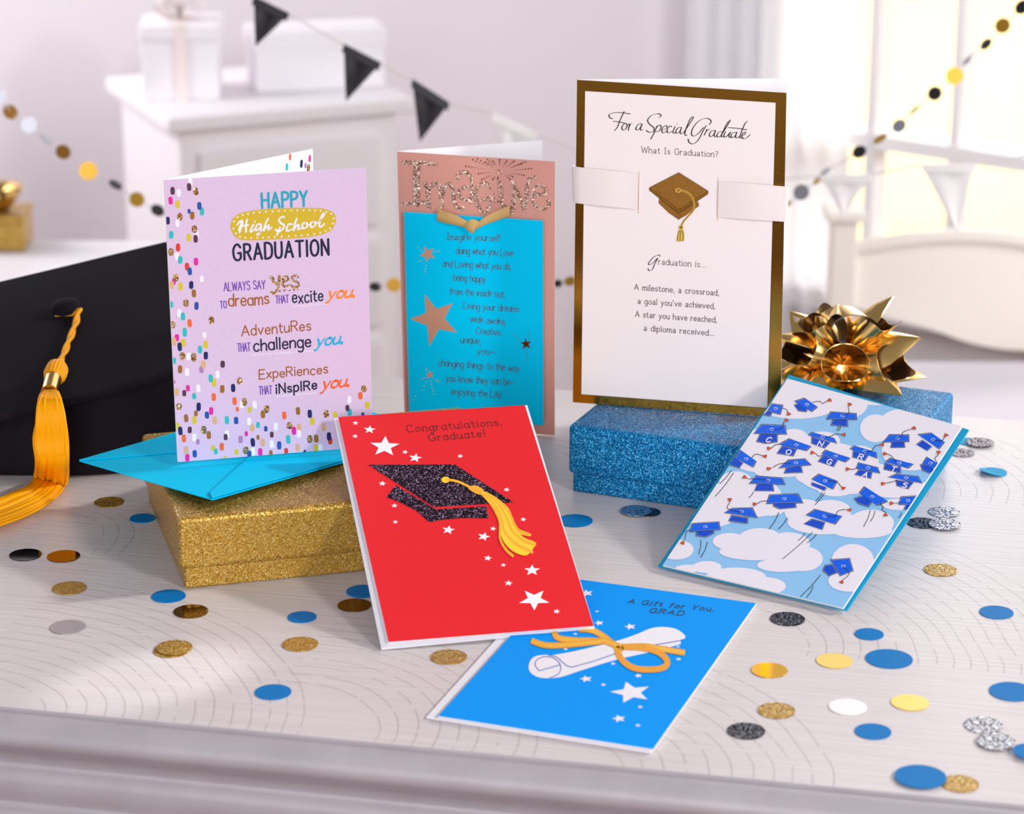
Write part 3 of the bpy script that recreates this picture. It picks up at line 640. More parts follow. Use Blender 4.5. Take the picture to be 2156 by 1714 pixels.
FS = [[(440, 440), (412, 430), (408, 402), (450, 385), (520, 384), (602, 396)], [(546, 374), (510, 450), (482, 520), (455, 550)], [(445, 464), (500, 470), (550, 480)], [(545, 488), (525, 518), (535, 545), (560, 535), (574, 500), (560, 484), (545, 488)], [(592, 488), (590, 520), (584, 546)], [(588, 520), (605, 492), (622, 484)],
      [(715, 490), (682, 490), (655, 525), (664, 545), (690, 530), (712, 492)], [(712, 495), (697, 535), (705, 548), (722, 540)], [(872, 428), (888, 410), (862, 394), (800, 410), (764, 452), (780, 490), (822, 525), (815, 558), (780, 566), (752, 550)], [(850, 508), (825, 570), (793, 628)], [(842, 525), (876, 498), (888, 520), (868, 555), (835, 562)],
      [(888, 548), (928, 535), (944, 512), (926, 504), (900, 530), (896, 560), (914, 570), (942, 552)], [(985, 514), (968, 508), (946, 538), (946, 565), (964, 570), (988, 556)], [(1018, 514), (998, 562), (1010, 574), (1028, 558)], [(1076, 520), (1046, 524), (1024, 560), (1036, 575), (1060, 560), (1078, 524)], [(1078, 524), (1064, 568), (1078, 580), (1098, 568)],
      [(1098, 568), (1150, 490), (1186, 432), (1174, 424), (1148, 462), (1114, 550), (1110, 588), (1128, 596)], [(1336, 494), (1352, 462), (1312, 436), (1240, 460), (1182, 528), (1170, 586), (1196, 600), (1240, 570), (1280, 522)], [(1306, 505), (1280, 548), (1236, 632), (1190, 672), (1150, 662), (1139, 630)], [(1312, 540), (1302, 565), (1288, 592)], [(1300, 566), (1322, 542), (1342, 538)],
      [(1392, 550), (1356, 554), (1334, 590), (1350, 606), (1376, 585), (1394, 550)], [(1394, 552), (1380, 592), (1392, 608), (1410, 598)], [(1462, 560), (1426, 564), (1404, 595), (1420, 610), (1446, 590), (1500, 482), (1532, 456)], [(1530, 452), (1510, 490), (1450, 590), (1456, 610), (1470, 600)], [(1484, 562), (1470, 598), (1488, 610), (1528, 568)], [(1532, 564), (1515, 602), (1528, 614), (1545, 606)],
      [(1584, 566), (1552, 572), (1534, 604), (1550, 616), (1576, 595), (1590, 564)], [(1590, 566), (1578, 608), (1592, 618), (1610, 606)], [(1688, 464), (1662, 492), (1620, 598), (1626, 620), (1648, 612)], [(1514, 522), (1600, 530), (1682, 543)], [(1630, 602), (1664, 585), (1668, 566), (1650, 570), (1635, 604), (1650, 625), (1680, 618), (1712, 588)]]
for s in FS: ik.stroke(s, 11.5, M.ink, nib=(.32, 1.25))
ik.poly(ell(1036, 488, 5, 5, 8), M.ink)
def roman(t, a, b_, cap, w=5.2): ik.text(t, a, b_, cap, w, M.inkp, serif=.75, alt=True, gap=1.75)
roman('What Is Graduation?', (706, 752), (1416, 796), 54, 5)
ik.T = T6
ik.stroke([(878, 128), (860, 118), (815, 142), (775, 190), (778, 210), (815, 190), (850, 150)], 11, M.inkp, nib=(.4, 1.2)); ik.stroke([(858, 150), (830, 200), (808, 250), (778, 264), (768, 246)], 11, M.inkp, nib=(.4, 1.2))
roman('raduation is...', (864, 205), (1298, 234), 56)
roman('A milestone, a crossroad,', (640, 440), (1424, 494), 52, 6)
roman("a goal you've achieved,", (672, 568), (1388, 617), 52, 6)
roman('A star you have reached,', (650, 690), (1404, 744), 52, 6)
roman('a diploma received...', (728, 818), (1378, 867), 52, 6)
ik.build('lettering', cpan)
ik = Ink(cp_, T5, .00025)
ik.poly([(870, 1178), (864, 1222), (955, 1310), (1050, 1376), (1120, 1335), (1242, 1248), (1232, 1205), (1140, 1245), (1048, 1310)], M.foil2, .0002)
ik.poly([(778, 1078), (778, 1104), (1048, 1320), (1325, 1138), (1325, 1110), (1050, 1286)], M.foild, .0003)
ik.poly([(780, 1082), (782, 1098), (1048, 1308), (1320, 1132), (1320, 1116), (1050, 1292)], M.foil2, .00036)
ik.poly([(1052, 938), (1325, 1110), (1050, 1286), (778, 1078)], M.foil2, .0004)
for a, b_ in (((1052, 940), (782, 1078)), ((1052, 940), (1322, 1110)), ((782, 1080), (1050, 1286)), ((1322, 1112), (1050, 1286))): ik.stroke([a, b_], 5, M.mgold, .00046, False)
cord = [(1072, 1103), (1130, 1122), (1178, 1168), (1196, 1235), (1184, 1292), (1130, 1352), (1092, 1398), (1078, 1432)]
ik.stroke(cord, 17, M.mpale, .0005); ik.stroke(cord, 8, M.foil2, .00056)
ik.poly(ell(1048, 1104, 27, 20, 18), M.mpale, .0005); ik.poly(ell(1048, 1104, 17, 12, 16), M.foil2, .00056)
ik.poly(ell(1072, 1448, 24, 22, 16), M.mpale, .0005); ik.poly(ell(1072, 1448, 14, 12, 14), M.foil2, .00056)
ik.poly([(1050, 1468), (1042, 1510), (1030, 1570), (1055, 1580), (1100, 1572), (1106, 1520), (1094, 1468)], M.mpale, .0005)
for x0, x1 in ((1058, 1044), (1070, 1066), (1084, 1092)): ik.stroke([(x0, 1475), (x1, 1520), (x1 - 2, 1572)], 6, M.foild, .00056)
ik.build('embossed_cap', cpan, label='gold embossed graduation cap with tassel')
def ribbon(q2, edge, name, lab):
    a, b_ = q2; n = len(a); q = MB(); R0, R1 = [], []
    for i, (p, r) in enumerate(zip(a, b_)):
        t = i / (n - 1); off = .0006 + .0022 * math.sin(math.pi * min(1, t * 1.15) * .85)
        R0.append(gp.at(*p, off + .001)); R1.append(gp.at(*r, off + .001))
    back0 = R0[edge] - gp.n * .0045; back1 = R1[edge] - gp.n * .0045
    mid0 = R0[edge] - gp.n * .002 + gp.u * (.0012 if edge else -.0012); mid1 = R1[edge] - gp.n * .002 + gp.u * (.0012 if edge else -.0012)
    if edge: R0 += [mid0, back0]; R1 += [mid1, back1]
    else: R0 = [back0, mid0] + R0; R1 = [back1, mid1] + R1
    q.grid([R0, [(x * .5 + y * .5) + gp.n * .0003 for x, y in zip(R0, R1)], R1], M.satin)
    return q.build(name, gca, smooth=True, label=lab)
def lerp(a, b_, n): return [(a[0] + (b_[0] - a[0]) * i / (n - 1), a[1] + (b_[1] - a[1]) * i / (n - 1)) for i in range(n)]
ribbon((lerp((1344.5, 365.5), (1206.5, 350.5), 9)[::-1], lerp((1342.5, 441), (1209, 427.5), 9)[::-1]), 0, 'ribbon', 'cream satin ribbon end on the left')
ribbon((lerp((1513, 381), (1655.5, 393), 9), lerp((1511, 457.5), (1652.5, 467), 9)), -1, 'ribbon', 'cream satin ribbon end on the right')
for a, b_ in (((683, 925), (677, 1320)), ((1415, 985), (1410, 1385))):
    ik = Ink(cp_, T5, .0002); ik.stroke([a, b_], 5, M.raffia, smooth=False); ik.build('ribbon_slot', cpan)

# ---- leaning and lying cards with their envelopes
def proj(Pt):
    v = V(Pt) - CAM; k = v.dot(FWD); return (1078 + FPX * v.dot(RGT) / k, 857 - FPX * v.dot(UPV) / k)
def leaning(quad, zl, zr, tilt):
    a = at(*quad[3], zl); b_ = at(*quad[2], zr); u = (b_ - a).normalized()
    n0 = V((-u.y, u.x, 0)).normalized(); up = u.cross(n0); t = math.radians(tilt)
    return Plane(a, u, up * math.cos(t) + n0 * math.sin(t), quad)
def envelope(name, label, pl, quad, m, th=.0009):
    P = quad_on(pl, quad); base = (P[2] + P[3]) / 2
    t = thing(name, label, 'envelope', (base.x, base.y, min(p.z for p in P)))
    q = MB(); q.slab(P, pl.n, th, m); q.build('envelope_front', t)
    # closed flap on the underside
    c = sum(P, V()) / 4 - pl.n * (th + .0002)
    B = [p - pl.n * (th + .0002) for p in P]
    q = MB(); q.slab([B[0], B[1], c + (B[0] - B[3]) * .05], -pl.n, .0002, m); q.build('flap', t)
    return t
def closed_card(name, label, quad, pl, m, back_shift=(1, 2), th=.0004):
    P = quad_on(pl, quad); base = (P[2] + P[3]) / 2
    t = thing(name, label, 'greeting card', (base.x, base.y, min(p.z for p in P)))
    q = MB(); q.slab(P, pl.n, th, m, M.white, M.white); fp = q.build('front_panel', t)
    Q2 = [(x + back_shift[0], y + back_shift[1]) for x, y in quad]
    q = MB(); q.slab(quad_on(pl, Q2, -.0009), pl.n, th, M.white); q.build('back_panel', t)
    return t, fp

# blue card flat on the table
FQ3 = [(1592, 1270), (1375, 1578), (922, 1508)]
FP = Plane((0, 0, .0028), (1, 0, 0), (0, 1, 0))
c3 = [FP.at(*p) for p in FQ3]
FQ = [proj(c3[0] + c3[2] - c3[1])] + FQ3; FP.quad = FQ
EQ = [(FQ[0][0] - 24, FQ[0][1] - 1), (1590, 1274), (1371, 1583), (898, 1509)]
EP = Plane((0, 0, .0013), (1, 0, 0), (0, 1, 0), EQ)
envelope('envelope', 'white envelope lying on the table under the bright blue gift card', EP, EQ, M.envwhite)
grad, gfront = closed_card('greeting_card', 'bright blue gift card with printed diploma scroll lying flat in front', FQ, FP, M.blue)
T7 = (880, 1210, 2.953)
ik = Ink(FP, T7)
def typew(t, a, b_, cap, w): ik.text(t, a, b_, cap, w, M.ink, serif=1.0, gap=2.6)
typew('A Gift for You,', (1304, 176), (1836, 227), 30, 4.8); typew('GRAD', (1436, 234), (1646, 254), 32, 5)
ik.build('lettering', gfront)
ik = Ink(FP, T7, .00012)
def scr(p): return p
ik.blob([(735, 506), (800, 498), (835, 500), (1000, 470), (1235, 412), (1360, 370), (1450, 333), (1530, 325), (1605, 338), (1655, 372), (1660, 395), (1630, 408), (1636, 425), (1605, 440), (1450, 480), (1230, 530), (1000, 600), (880, 638), (770, 642), (710, 618), (688, 578), (700, 532)], M.inkw, n=4)
for s in ([(752, 596), (728, 560), (745, 525), (800, 509), (855, 525), (888, 570), (872, 618), (820, 641)], [(755, 597), (880, 562)], [(810, 499), (862, 512), (900, 545), (930, 568), (962, 575)], [(962, 574), (1100, 535), (1235, 488)], [(1285, 466), (1450, 440), (1635, 409)]):
    ik.stroke(s, 5, M.scrollblue, .0002)
ik.build('scroll_print', gfront, label='printed white diploma scroll')
ik = Ink(FP, T7, .00025)
for i, s in enumerate(([(1000, 338), (1080, 345), (1150, 380), (1200, 420), (1250, 452)], [(848, 352), (870, 392), (980, 408), (1080, 410), (1170, 412)], [(704, 410), (790, 438), (900, 438), (1040, 425), (1165, 412)], [(1270, 450), (1400, 445), (1520, 462), (1660, 486)], [(1235, 445), (1262, 520), (1330, 575), (1420, 590), (1520, 580), (1550, 540), (1500, 485), (1400, 455), (1265, 448)], [(1150, 405), (1210, 430), (1280, 460)])):
    ik.stroke(s, 38, M.rib1, .00025 + i * .00002, cap=False); ik.stroke(s, 22, M.rib2, .00026 + i * .00002, cap=False)
    d = crom(s, 6)
    for j in range(1, len(d) - 1, 1):
        a, b_ = d[j - 1], d[j + 1]; h = math.hypot(b_[0] - a[0], b_[1] - a[1]) or 1; nx, ny = -(b_[1] - a[1]) / h * 14, (b_[0] - a[0]) / h * 14
        ik.stroke([(d[j][0] - nx, d[j][1] - ny), (d[j][0] + nx, d[j][1] + ny)], 3, M.rib1, .00027 + i * .00002, False, cap=False)
ik.build('ribbon_print', gfront, label='printed orange ribbon bow')
ik = Ink(FP, T7, .00012)
for x, y, r in ((1050, 115, 44), (1113, 228, 14), (1126, 300, 32), (1320, 323, 40), (978, 368, 16), (918, 463, 17), (1213, 553, 18), (1618, 447, 15), (1620, 525, 20), (1370, 628, 26), (1045, 648, 42), (1153, 684, 19), (1325, 732, 132), (1382, 822, 19), (1250, 895, 46), (1367, 937, 20)):
    ik = Ink(FP, T7, .00012); ik.poly(star(x, y, r, -.25, .52, .45), M.inkw); ik.build('printed_star', gfront)

# red card leaning on the gold box
RQ = [(712, 878), (1105, 853), (1250, 1318), (818, 1352)]
REQ = [(703, 880), (1110, 853), (1252, 1323), (803, 1366)]
rp = leaning(RQ, .0042, .0052, 67.3)
rep = Plane(rp.P - rp.n * .0022, rp.u, rp.v, REQ)
envelope('envelope', 'white envelope leaning on the gold box behind the red card', rep, REQ, M.envwhite)
redc, rfp = closed_card('greeting_card', 'red congratulations card with glitter cap leaning on the gold box', RQ, rp, M.red, (-1, 1))
T8 = (690, 840, 3.174)
ik = Ink(rp, T8)
def typer(t, a, b_, cap, w): ik.text(t, a, b_, cap, w, M.inkr, serif=.95, gap=2.4)
typer('Congratulations,', (533, 222), (1166, 174), 46, 4.6); typer('Graduate!', (680, 281), (1055, 250), 46, 4.6)
ik.build('lettering', rfp)
ik = Ink(rp, T8, .0002)
ik.poly([(272, 440), (850, 438), (1240, 690), (710, 722)], M.gblack)
ik.poly([(455, 577), (720, 738), (1060, 717), (1073, 797), (900, 795), (770, 806), (680, 823), (590, 745), (480, 688), (392, 655)], M.gblack)
ik.build('cap_print', rfp, label='black glitter graduation cap print')
ik = Ink(rp, T8, .0004)
ik.poly(ell(788, 540, 29, 21, 18), M.tas1)
ik.stroke([(800, 540), (870, 552), (955, 592)], 17, M.tas2)
ik.blob([(940, 596), (975, 578), (1020, 592), (1046, 618), (1030, 640), (985, 630)], M.tas2)
ik.poly(crom([(1022, 632), (1060, 622), (1140, 668), (1212, 735), (1240, 810), (1270, 865), (1355, 900), (1345, 918), (1290, 908), (1330, 935), (1388, 958), (1380, 990), (1345, 1035), (1310, 1046), (1240, 1020), (1180, 960), (1150, 880), (1135, 770), (1090, 700)], 4, True), M.tas1, .00044)
for s in ([(1035, 635), (1110, 700), (1160, 790), (1180, 880), (1250, 960), (1372, 1028)], [(1050, 632), (1140, 700), (1200, 800), (1225, 870), (1300, 940), (1392, 976)], [(1030, 640), (1100, 720), (1148, 820), (1152, 930), (1190, 1005), (1242, 1052)], [(1060, 630), (1160, 690), (1220, 770), (1255, 850), (1300, 895), (1350, 908)], [(985, 605), (1012, 612), (1035, 630)]):
    ik.stroke(s, 15, M.tas2, .00048, cap=False, taper=(.5, 1.3))
ik.build('tassel_print', rfp, label='printed yellow tassel')
ik = Ink(rp, T8, .00012)
for x, y, r, ro in ((185, 161, 22, .1), (280, 205, 42, .1), (183, 249, 22, .1), (381, 318, 103, .05), (517, 355, 22, .3), (585, 394, 46, .2), (885, 382, 22, .3), (365, 565, 27, .1), (446, 713, 23, .1), (452, 822, 20, .1), (806, 875, 45, .2), (1105, 867, 23, .2), (1043, 920, 44, .3), (1195, 606, 23, .3), (1307, 805, 22, .2), (1070, 1064, 29, .2), (1174, 1110, 20, .2), (1366, 1145, 56, .0), (1208, 1231, 30, .1), (1380, 1340, 106, .62), (1530, 1420, 25, .2)):
    ik = Ink(rp, T8, .00012); ik.poly(star(x, y, r, ro, .68, .42), M.inkw); ik.build('printed_star', rfp)

# sky card leaning on the blue box
SQ4 = [(1658, 797), (2025, 898), (1775, 1280), (1395, 1190)]
SEQ = [(1661, 789), (2040, 905), (1783, 1285), (1385, 1192)]
kp = leaning(SQ4, .0038, .0038, 64)
kep = Plane(kp.P - kp.n * .0022, kp.u, kp.v, SEQ)
envelope('envelope', 'teal envelope leaning on the blue box behind the congrats sky card', kep, SEQ, M.envteal)
skyc, kfp = closed_card('greeting_card', 'sky and clouds congrats card with flying blue caps leaning on the blue box', SQ4, kp, M.sky, (1, 2))
T9 = (1370, 770, 3.1246)
ik = Ink(kp, T9)
CL = [(960, 200, 330, 150), (1280, 240, 152, 112), (1150, 170, 290, 140), (1500, 240, 120, 20), (1480, 412, 102, 92), (1650, 390, 150, 105), (1850, 440, 250, 160), (1720, 560, 200, 130), (1950, 610, 180, 100), (940, 490, 105, 75), (1125, 495, 122, 62), (800, 600, 160, 150), (700, 560, 200, 140), (890, 640, 230, 92), (1150, 610, 250, 110), (1370, 630, 130, 105), (1300, 730, 320, 115), (1600, 790, 190, 80), (1760, 830, 150, 65), (1220, 800, 130, 60), (1060, 720, 110, 60),
      (560, 770, 110, 75), (700, 870, 165, 125), (480, 900, 180, 130), (390, 970, 180, 95), (780, 920, 120, 68), (1010, 960, 130, 82), (1180, 955, 140, 72), (1140, 1030, 240, 80), (1450, 1035, 150, 88), (1390, 1085, 200, 50), (1630, 912, 110, 38), (520, 1155, 112, 55), (720, 1150, 150, 82), (900, 1172, 150, 76), (700, 1222, 250, 58), (1000, 1270, 132, 82), (870, 1312, 170, 45), (170, 1210, 112, 66), (370, 1325, 95, 40), (560, 1390, 200, 62), (740, 1450, 150, 60), (250, 1335, 90, 26), (1330, 1285, 140, 112), (1310, 1415, 142, 72), (1420, 1340, 76, 90)]
for i, c in enumerate(CL): ik.poly(ell(*c, 30), M.cloud, .00008 + .000002 * i)
ik.build('cloud_print', kfp)
ik = Ink(kp, T9, .0003)
CAPS = [
 ((947, 237, 1015, 215, 1095, 268, 1055, 300), (945, 262, 1000, 240, 1035, 270, 1020, 302, 975, 295), (1065, 240, 1110, 234, 1130, 248, 1155, 235), (1172, 228), ''),
 ((1188, 305, 1350, 317, 1352, 352, 1158, 348), (1205, 350, 1292, 355, 1294, 398, 1188, 388), (1265, 325, 1303, 312, 1300, 275), (1307, 258), ''),
 ((800, 252, 868, 262, 850, 318, 770, 296), (775, 295, 800, 305, 785, 330, 745, 322), (868, 278, 895, 290, 900, 303), (905, 314), ''),
 ((735, 388, 880, 395, 892, 448, 680, 443), (725, 447, 832, 450, 830, 500, 760, 510, 697, 497), (800, 420, 858, 412, 875, 375), (888, 362), 'C'),
 ((1065, 440, 1205, 475, 1222, 508, 1040, 460), (1062, 470, 1180, 505, 1140, 540, 1060, 510), (1130, 472, 1180, 465, 1215, 450, 1250, 452), (1265, 453), 'N'),
 ((915, 482, 1053, 528, 1020, 557, 845, 518), (870, 528, 960, 550, 935, 592, 832, 575), (847, 518, 820, 520, 798, 540), (782, 543), 'O'),
 ((1155, 557, 1310, 605, 1275, 632, 1128, 583), (1140, 590, 1230, 620, 1200, 662, 1103, 628), (1135, 588, 1105, 595, 1085, 577), (1068, 573), 'G'),
 ((1345, 530, 1480, 567, 1488, 607, 1313, 550), (1335, 560, 1430, 590, 1405, 622, 1330, 600), (1400, 565, 1455, 560, 1475, 530, 1500, 522), (1518, 520), 'R'),
 ((1580, 610, 1725, 645, 1690, 672, 1548, 635), (1545, 642, 1642, 668, 1640, 703, 1535, 680), (1612, 635, 1590, 600, 1560, 582), (1545, 580), 'T'),
 ((1370, 640, 1490, 670, 1505, 705, 1355, 675), (1375, 685, 1455, 702, 1445, 740, 1345, 715), (1358, 672, 1330, 682, 1315, 680), (1300, 680), 'A'),
 ((1620, 715, 1755, 730, 1785, 770, 1565, 735), (1615, 755, 1730, 766, 1690, 808, 1622, 788), (1620, 755, 1580, 766, 1550, 772), (1532, 775), 'S'),
 ((1575, 455, 1695, 457, 1697, 497, 1532, 500), (1590, 502, 1665, 502, 1670, 535, 1580, 537), (1615, 475, 1652, 465, 1660, 437, 1705, 420), (1727, 412), ''),
 ((1760, 455, 1850, 445, 1930, 500, 1893, 545), (1750, 520, 1790, 492, 1848, 530, 1815, 557), (1865, 490, 1918, 492, 1932, 470), (1940, 460), ''),
 ((1820, 602, 1890, 645, 1870, 672, 1788, 645), (1775, 655, 1830, 650, 1868, 685, 1840, 707, 1790, 685), (1886, 642, 1870, 610, 1890, 590), (1893, 573), ''),
 ((590, 555, 692, 625, 670, 665, 560, 608), (550, 600, 605, 640, 580, 670, 522, 650), (665, 605, 690, 582, 735, 592), (747, 595), ''),
 ((910, 622, 1010, 615, 1055, 650, 845, 670), (895, 672, 985, 660, 998, 700, 880, 705), (920, 640, 850, 645, 805, 668), (780, 676), ''),
 ((700, 727, 860, 740, 882, 778, 650, 772), (705, 778, 800, 780, 808, 822, 685, 820), (780, 755, 715, 746, 640, 745), (622, 735), ''),
 ((1110, 715, 1225, 758, 1195, 810, 1062, 750), (1065, 770, 1155, 800, 1140, 820, 1058, 788), (1165, 755, 1225, 766, 1250, 792), (1263, 803), ''),
 ((785, 852, 965, 845, 1000, 900, 765, 905), (820, 885, 945, 880, 955, 930, 850, 940, 808, 920), (770, 890, 730, 892, 705, 906), (688, 910), ''),
 ((540, 940, 665, 937, 700, 997, 487, 965), (535, 985, 635, 1002, 635, 1035, 515, 1020), (600, 965, 515, 945, 505, 925, 520, 902), (520, 885), ''),
 ((1410, 798, 1558, 890, 1485, 915, 1375, 840), (1340, 875, 1420, 850, 1465, 885, 1430, 925, 1370, 905), (1510, 905, 1530, 930, 1520, 946, 1545, 965), (1545, 978), ''),
 ((1650, 865, 1760, 858, 1725, 915, 1635, 910), (1685, 915, 1720, 916, 1700, 950, 1665, 940), (1640, 900, 1610, 906), (1588, 905), ''),
 ((1085, 947, 1255, 990, 1210, 1040, 1025, 985), (1065, 1010, 1145, 1032, 1125, 1077, 1010, 1040), (1150, 985, 1210, 992, 1232, 956, 1280, 945), (1303, 948), ''),
 ((280, 1040, 445, 1030, 455, 1075, 260, 1090), (310, 1075, 400, 1065, 415, 1100, 360, 1125, 300, 1115), (262, 1080, 235, 1092, 225, 1140), (212, 1162), ''),
 ((1185, 1280, 1305, 1270, 1330, 1345, 1250, 1380), (1150, 1315, 1195, 1310, 1225, 1360, 1175, 1380, 1135, 1345), (1265, 1320, 1305, 1362, 1290, 1390, 1266, 1405), (1258, 1420), '')]
for i, (bo, bd, co, tip, ch) in enumerate(CAPS):
    z = .00014 + i * .000004; ik = Ink(kp, T9, .0003)
    pr = lambda t: [(t[k], t[k + 1]) for k in range(0, len(t), 2)]
    bo, bd, co = pr(bo), pr(bd), pr(co)
    grow = lambda q, g: [(x + (x - sum(p[0] for p in q) / len(q)) / (abs(x - sum(p[0] for p in q) / len(q)) + 6) * g, y + (y - sum(p[1] for p in q) / len(q)) / (abs(y - sum(p[1] for p in q) / len(q)) + 4) * g) for x, y in q]
    ik.poly(grow(bd, 6), M.ink, z); ik.poly(grow(bd, 1.5), M.inkw, z + .00004); ik.poly(bd, M.capdark, z + .00006)
    if ch:
        cx = sum(p[0] for p in bd) / len(bd); cy = sum(p[1] for p in bd) / len(bd) + 4
        dx, dy = bo[1][0] - bo[0][0], bo[1][1] - bo[0][1]; h = math.hypot(dx, dy); wx = 15 if ch not in 'I' else 8
        ik.text(ch, (cx - dx / h * wx, cy - dy / h * wx + 17), (cx + dx / h * wx, cy + dy / h * wx + 17), 34, 7, M.inkw, off=z + .00016, slant=-.05)
    ik.poly(grow(bo, 6), M.ink, z + .00008); ik.poly(grow(bo, 1.2), M.inkw, z + .0001); ik.poly(bo, M.capblue, z + .00012)
    cx = sum(p[0] for p in bo) / 4; cy = sum(p[1] for p in bo) / 4
    ik.stroke([(cx - 12, cy + 3), (cx - 8, cy - 6), (cx + 8, cy - 6), (cx + 12, cy + 2), (cx - 4, cy + 8)], 3, M.inkw, z + .00014)
    ik.stroke(co, 4, M.ink, z + .00018)
    a = math.atan2(tip[1] - co[-1][1], tip[0] - co[-1][0]); c, s = math.cos(a), math.sin(a)
    tri = [(-16, 0), (10, -14), (15, 0), (10, 14)]
    ik.poly([(tip[0] + x * c - y * s, tip[1] + (x * s + y * c) * .8) for x, y in [(v[0] * 1.2, v[1] * 1.2) for v in tri]], M.ink, z + .00019)
    ik.poly([(tip[0] + x * c - y * s, tip[1] + (x * s + y * c) * .8) for x, y in tri], M.tip, z + .0002)
    ik.build('printed_cap', kfp, label='printed royal blue cap' + (' with white letter ' + ch if ch else ' without a letter'))
ik = Ink(kp, T9, .00022)
for a, b_ in (((530, 690), (455, 775)), ((545, 705), (425, 860)), ((675, 830), (645, 868)), ((1130, 830), (1085, 890)), ((1145, 835), (1080, 915)), ((843, 965), (780, 1075)), ((895, 1005), (840, 1075)), ((1445, 950), (1400, 1060)), ((1475, 955), (1445, 1025)), ((1650, 965), (1630, 1000)), ((1015, 1100), (970, 1150)), ((1065, 1095), (870, 1270)), ((1090, 1110), (1030, 1165)), ((330, 1145), (315, 1240)), ((373, 1160), (330, 1260)), ((1117, 1377), (985, 1520)), ((1070, 1450), (1025, 1525)), ((1235, 395), (1222, 420)), ((1248, 400), (1230, 430))):
    ik.stroke([a, ((a[0] + b_[0]) / 2 + 6, (a[1] + b_[1]) / 2), b_], 4, M.ink)
ik.build('motion_lines', kfp)

# bright blue envelope on the gold box
zc = {'L': GT + .0012, 'N': GT + .0055, 'R': GT + .0008, 'F': GT + .0008}
eL, eN, eR, eF = at(167, 970, zc['L']), at(447, 1052, zc['N']), at(935, 912, zc['R']), at(655, 830, zc['F'])
env = thing('envelope', 'bright blue envelope flap side up on the gold glitter box', 'envelope', (eN.x, eN.y, GT))
def ebil(s, t): return eL * (1 - s) * (1 - t) + eN * s * (1 - t) + eR * s * t + eF * (1 - s) * t
def esheet(name, pts, off, th=.00035):
    q = MB(); P_ = [ebil(*p) + V((0, 0, off)) for p in pts]; q.slab(P_, (0, 0, 1), th, M.envcyan); return q.build(name, env)
q = MB()
top_ = [[ebil(i / 8, j / 8) for j in range(9)] for i in range(9)]; bot_ = [[p - V((0, 0, .0005)) for p in r] for r in top_]
q.grid(top_, M.envcyan); q.grid([r[::-1] for r in bot_], M.envcyan)
rim = [ebil(s / 8, 0) for s in range(9)] + [ebil(1, s / 8) for s in range(1, 9)] + [ebil(1 - s / 8, 1) for s in range(1, 9)] + [ebil(0, 1 - s / 8) for s in range(1, 8)]
q.grid([rim, [p - V((0, 0, .0005)) for p in rim]], M.envcyan, True)
q.build('envelope_front', env)
esheet('flap', [(.0, .0), (.06, .045), (.30, .28), (.52, .5), (.30, .72), (0, 1)], .0006)
esheet('flap', [(1, .0), (.92, .035), (.62, .36), (.5, .5), (.62, .66), (1, 1)], .0011)

# ================================================================ GRADUATION CAP
KD = 3530.0
hatC = atY(140, 684, 1.556)
e1 = (RGT * 600 + UPV * 156 + FWD * 144) / KD * 1.14; e2 = (RGT * 200 - UPV * 271 - FWD * 540) / KD
hatC = hatC - e1 * (.14 / 1.14) / 2
hn = e2.cross(e1).normalized(); hn = hn if hn.z > 0 else -hn
HP = Plane(hatC, e1, -e2)
hat = thing('graduation_cap', 'black graduation cap with golden tassel at the left edge behind the gold box', 'graduation cap', (hatC.x, hatC.y, 0))
# board: a padded square with rounded corners and a slight sag to its rim
q = MB(); N_ = 20; rows = []
def bpt(s, t):
    r = .06; cs = max(abs(s), abs(t))
    k = 1.0
    if abs(s) > 1 - r and abs(t) > 1 - r:
        dx, dy = abs(s) - (1 - r), abs(t) - (1 - r); h = math.hypot(dx, dy)
        if h > r: s = math.copysign(1 - r + dx / h * r, s); t = math.copysign(1 - r + dy / h * r, t)
    sag = -.004 * max(0, cs - .3) ** 2 + .0012 * math.sin(3.1 * s + 1.7) * math.cos(2.3 * t + .6)
    return hatC + e1 * s / 2 + e2 * t / 2 + hn * sag
g = [[bpt(-1 + 2 * i / N_, -1 + 2 * j / N_) for i in range(N_ + 1)] for j in range(N_ + 1)]
q.grid(g, M.cloth); gb = [[p - hn * .005 for p in r] for r in g]; q.grid([r[::-1] for r in gb], M.cloth)
def ringof(gr): return gr[0] + [r[-1] for r in gr[1:]] + gr[-1][-2::-1] + [r[0] for r in gr[-2:0:-1]]
q.grid([ringof(g), [p - hn * .0025 + (p - hatC).normalized() * .0012 for p in ringof(g)], ringof(gb)], M.cloth, True)
q.build('board', hat, smooth=True)
# skull piece: domed band flaring to the rim on the table
q = MB(); rows = []
zt = hatC.z - .008
for t, k in ((0, 1.0), (.08, 1.015), (.3, 1.0), (.6, .97), (.9, .93), (1, .9)):
    row = []
    for i in range(48):
        c, s_ = math.cos(2 * math.pi * i / 48), math.sin(2 * math.pi * i / 48); c = math.copysign(abs(c) ** .6, c); s_ = math.copysign(abs(s_) ** .75, s_)
        dx, dy = c * .094 * k, s_ * .078 * k
        ztop = zt - (hn.x * dx + hn.y * dy) / hn.z
        row.append(V((hatC.x + dx - .004, hatC.y + dy + dx * -.02, .0006 + (ztop - .0006) * t)))
    rows.append(row)
q.grid(rows, M.cloth, True); q.poly(rows[-1], M.cloth)
q.build('skull_cap', hat, smooth=True)
bc = HP.at(140, 652, .002)
q = MB(); rows = []
for h, r in ((0, .0088), (.0022, .0092), (.0042, .0084), (.0054, .0056), (.0058, .002)):
    rows.append([bc + hn * h + (e1.normalized() * math.cos(a) + hn.cross(e1).normalized() * math.sin(a)) * r for a in [2 * math.pi * i / 24 for i in range(24)]])
q.grid(rows, M.cloth, True); q.poly(rows[-1], M.cloth); q.build('button', hat, smooth=True)
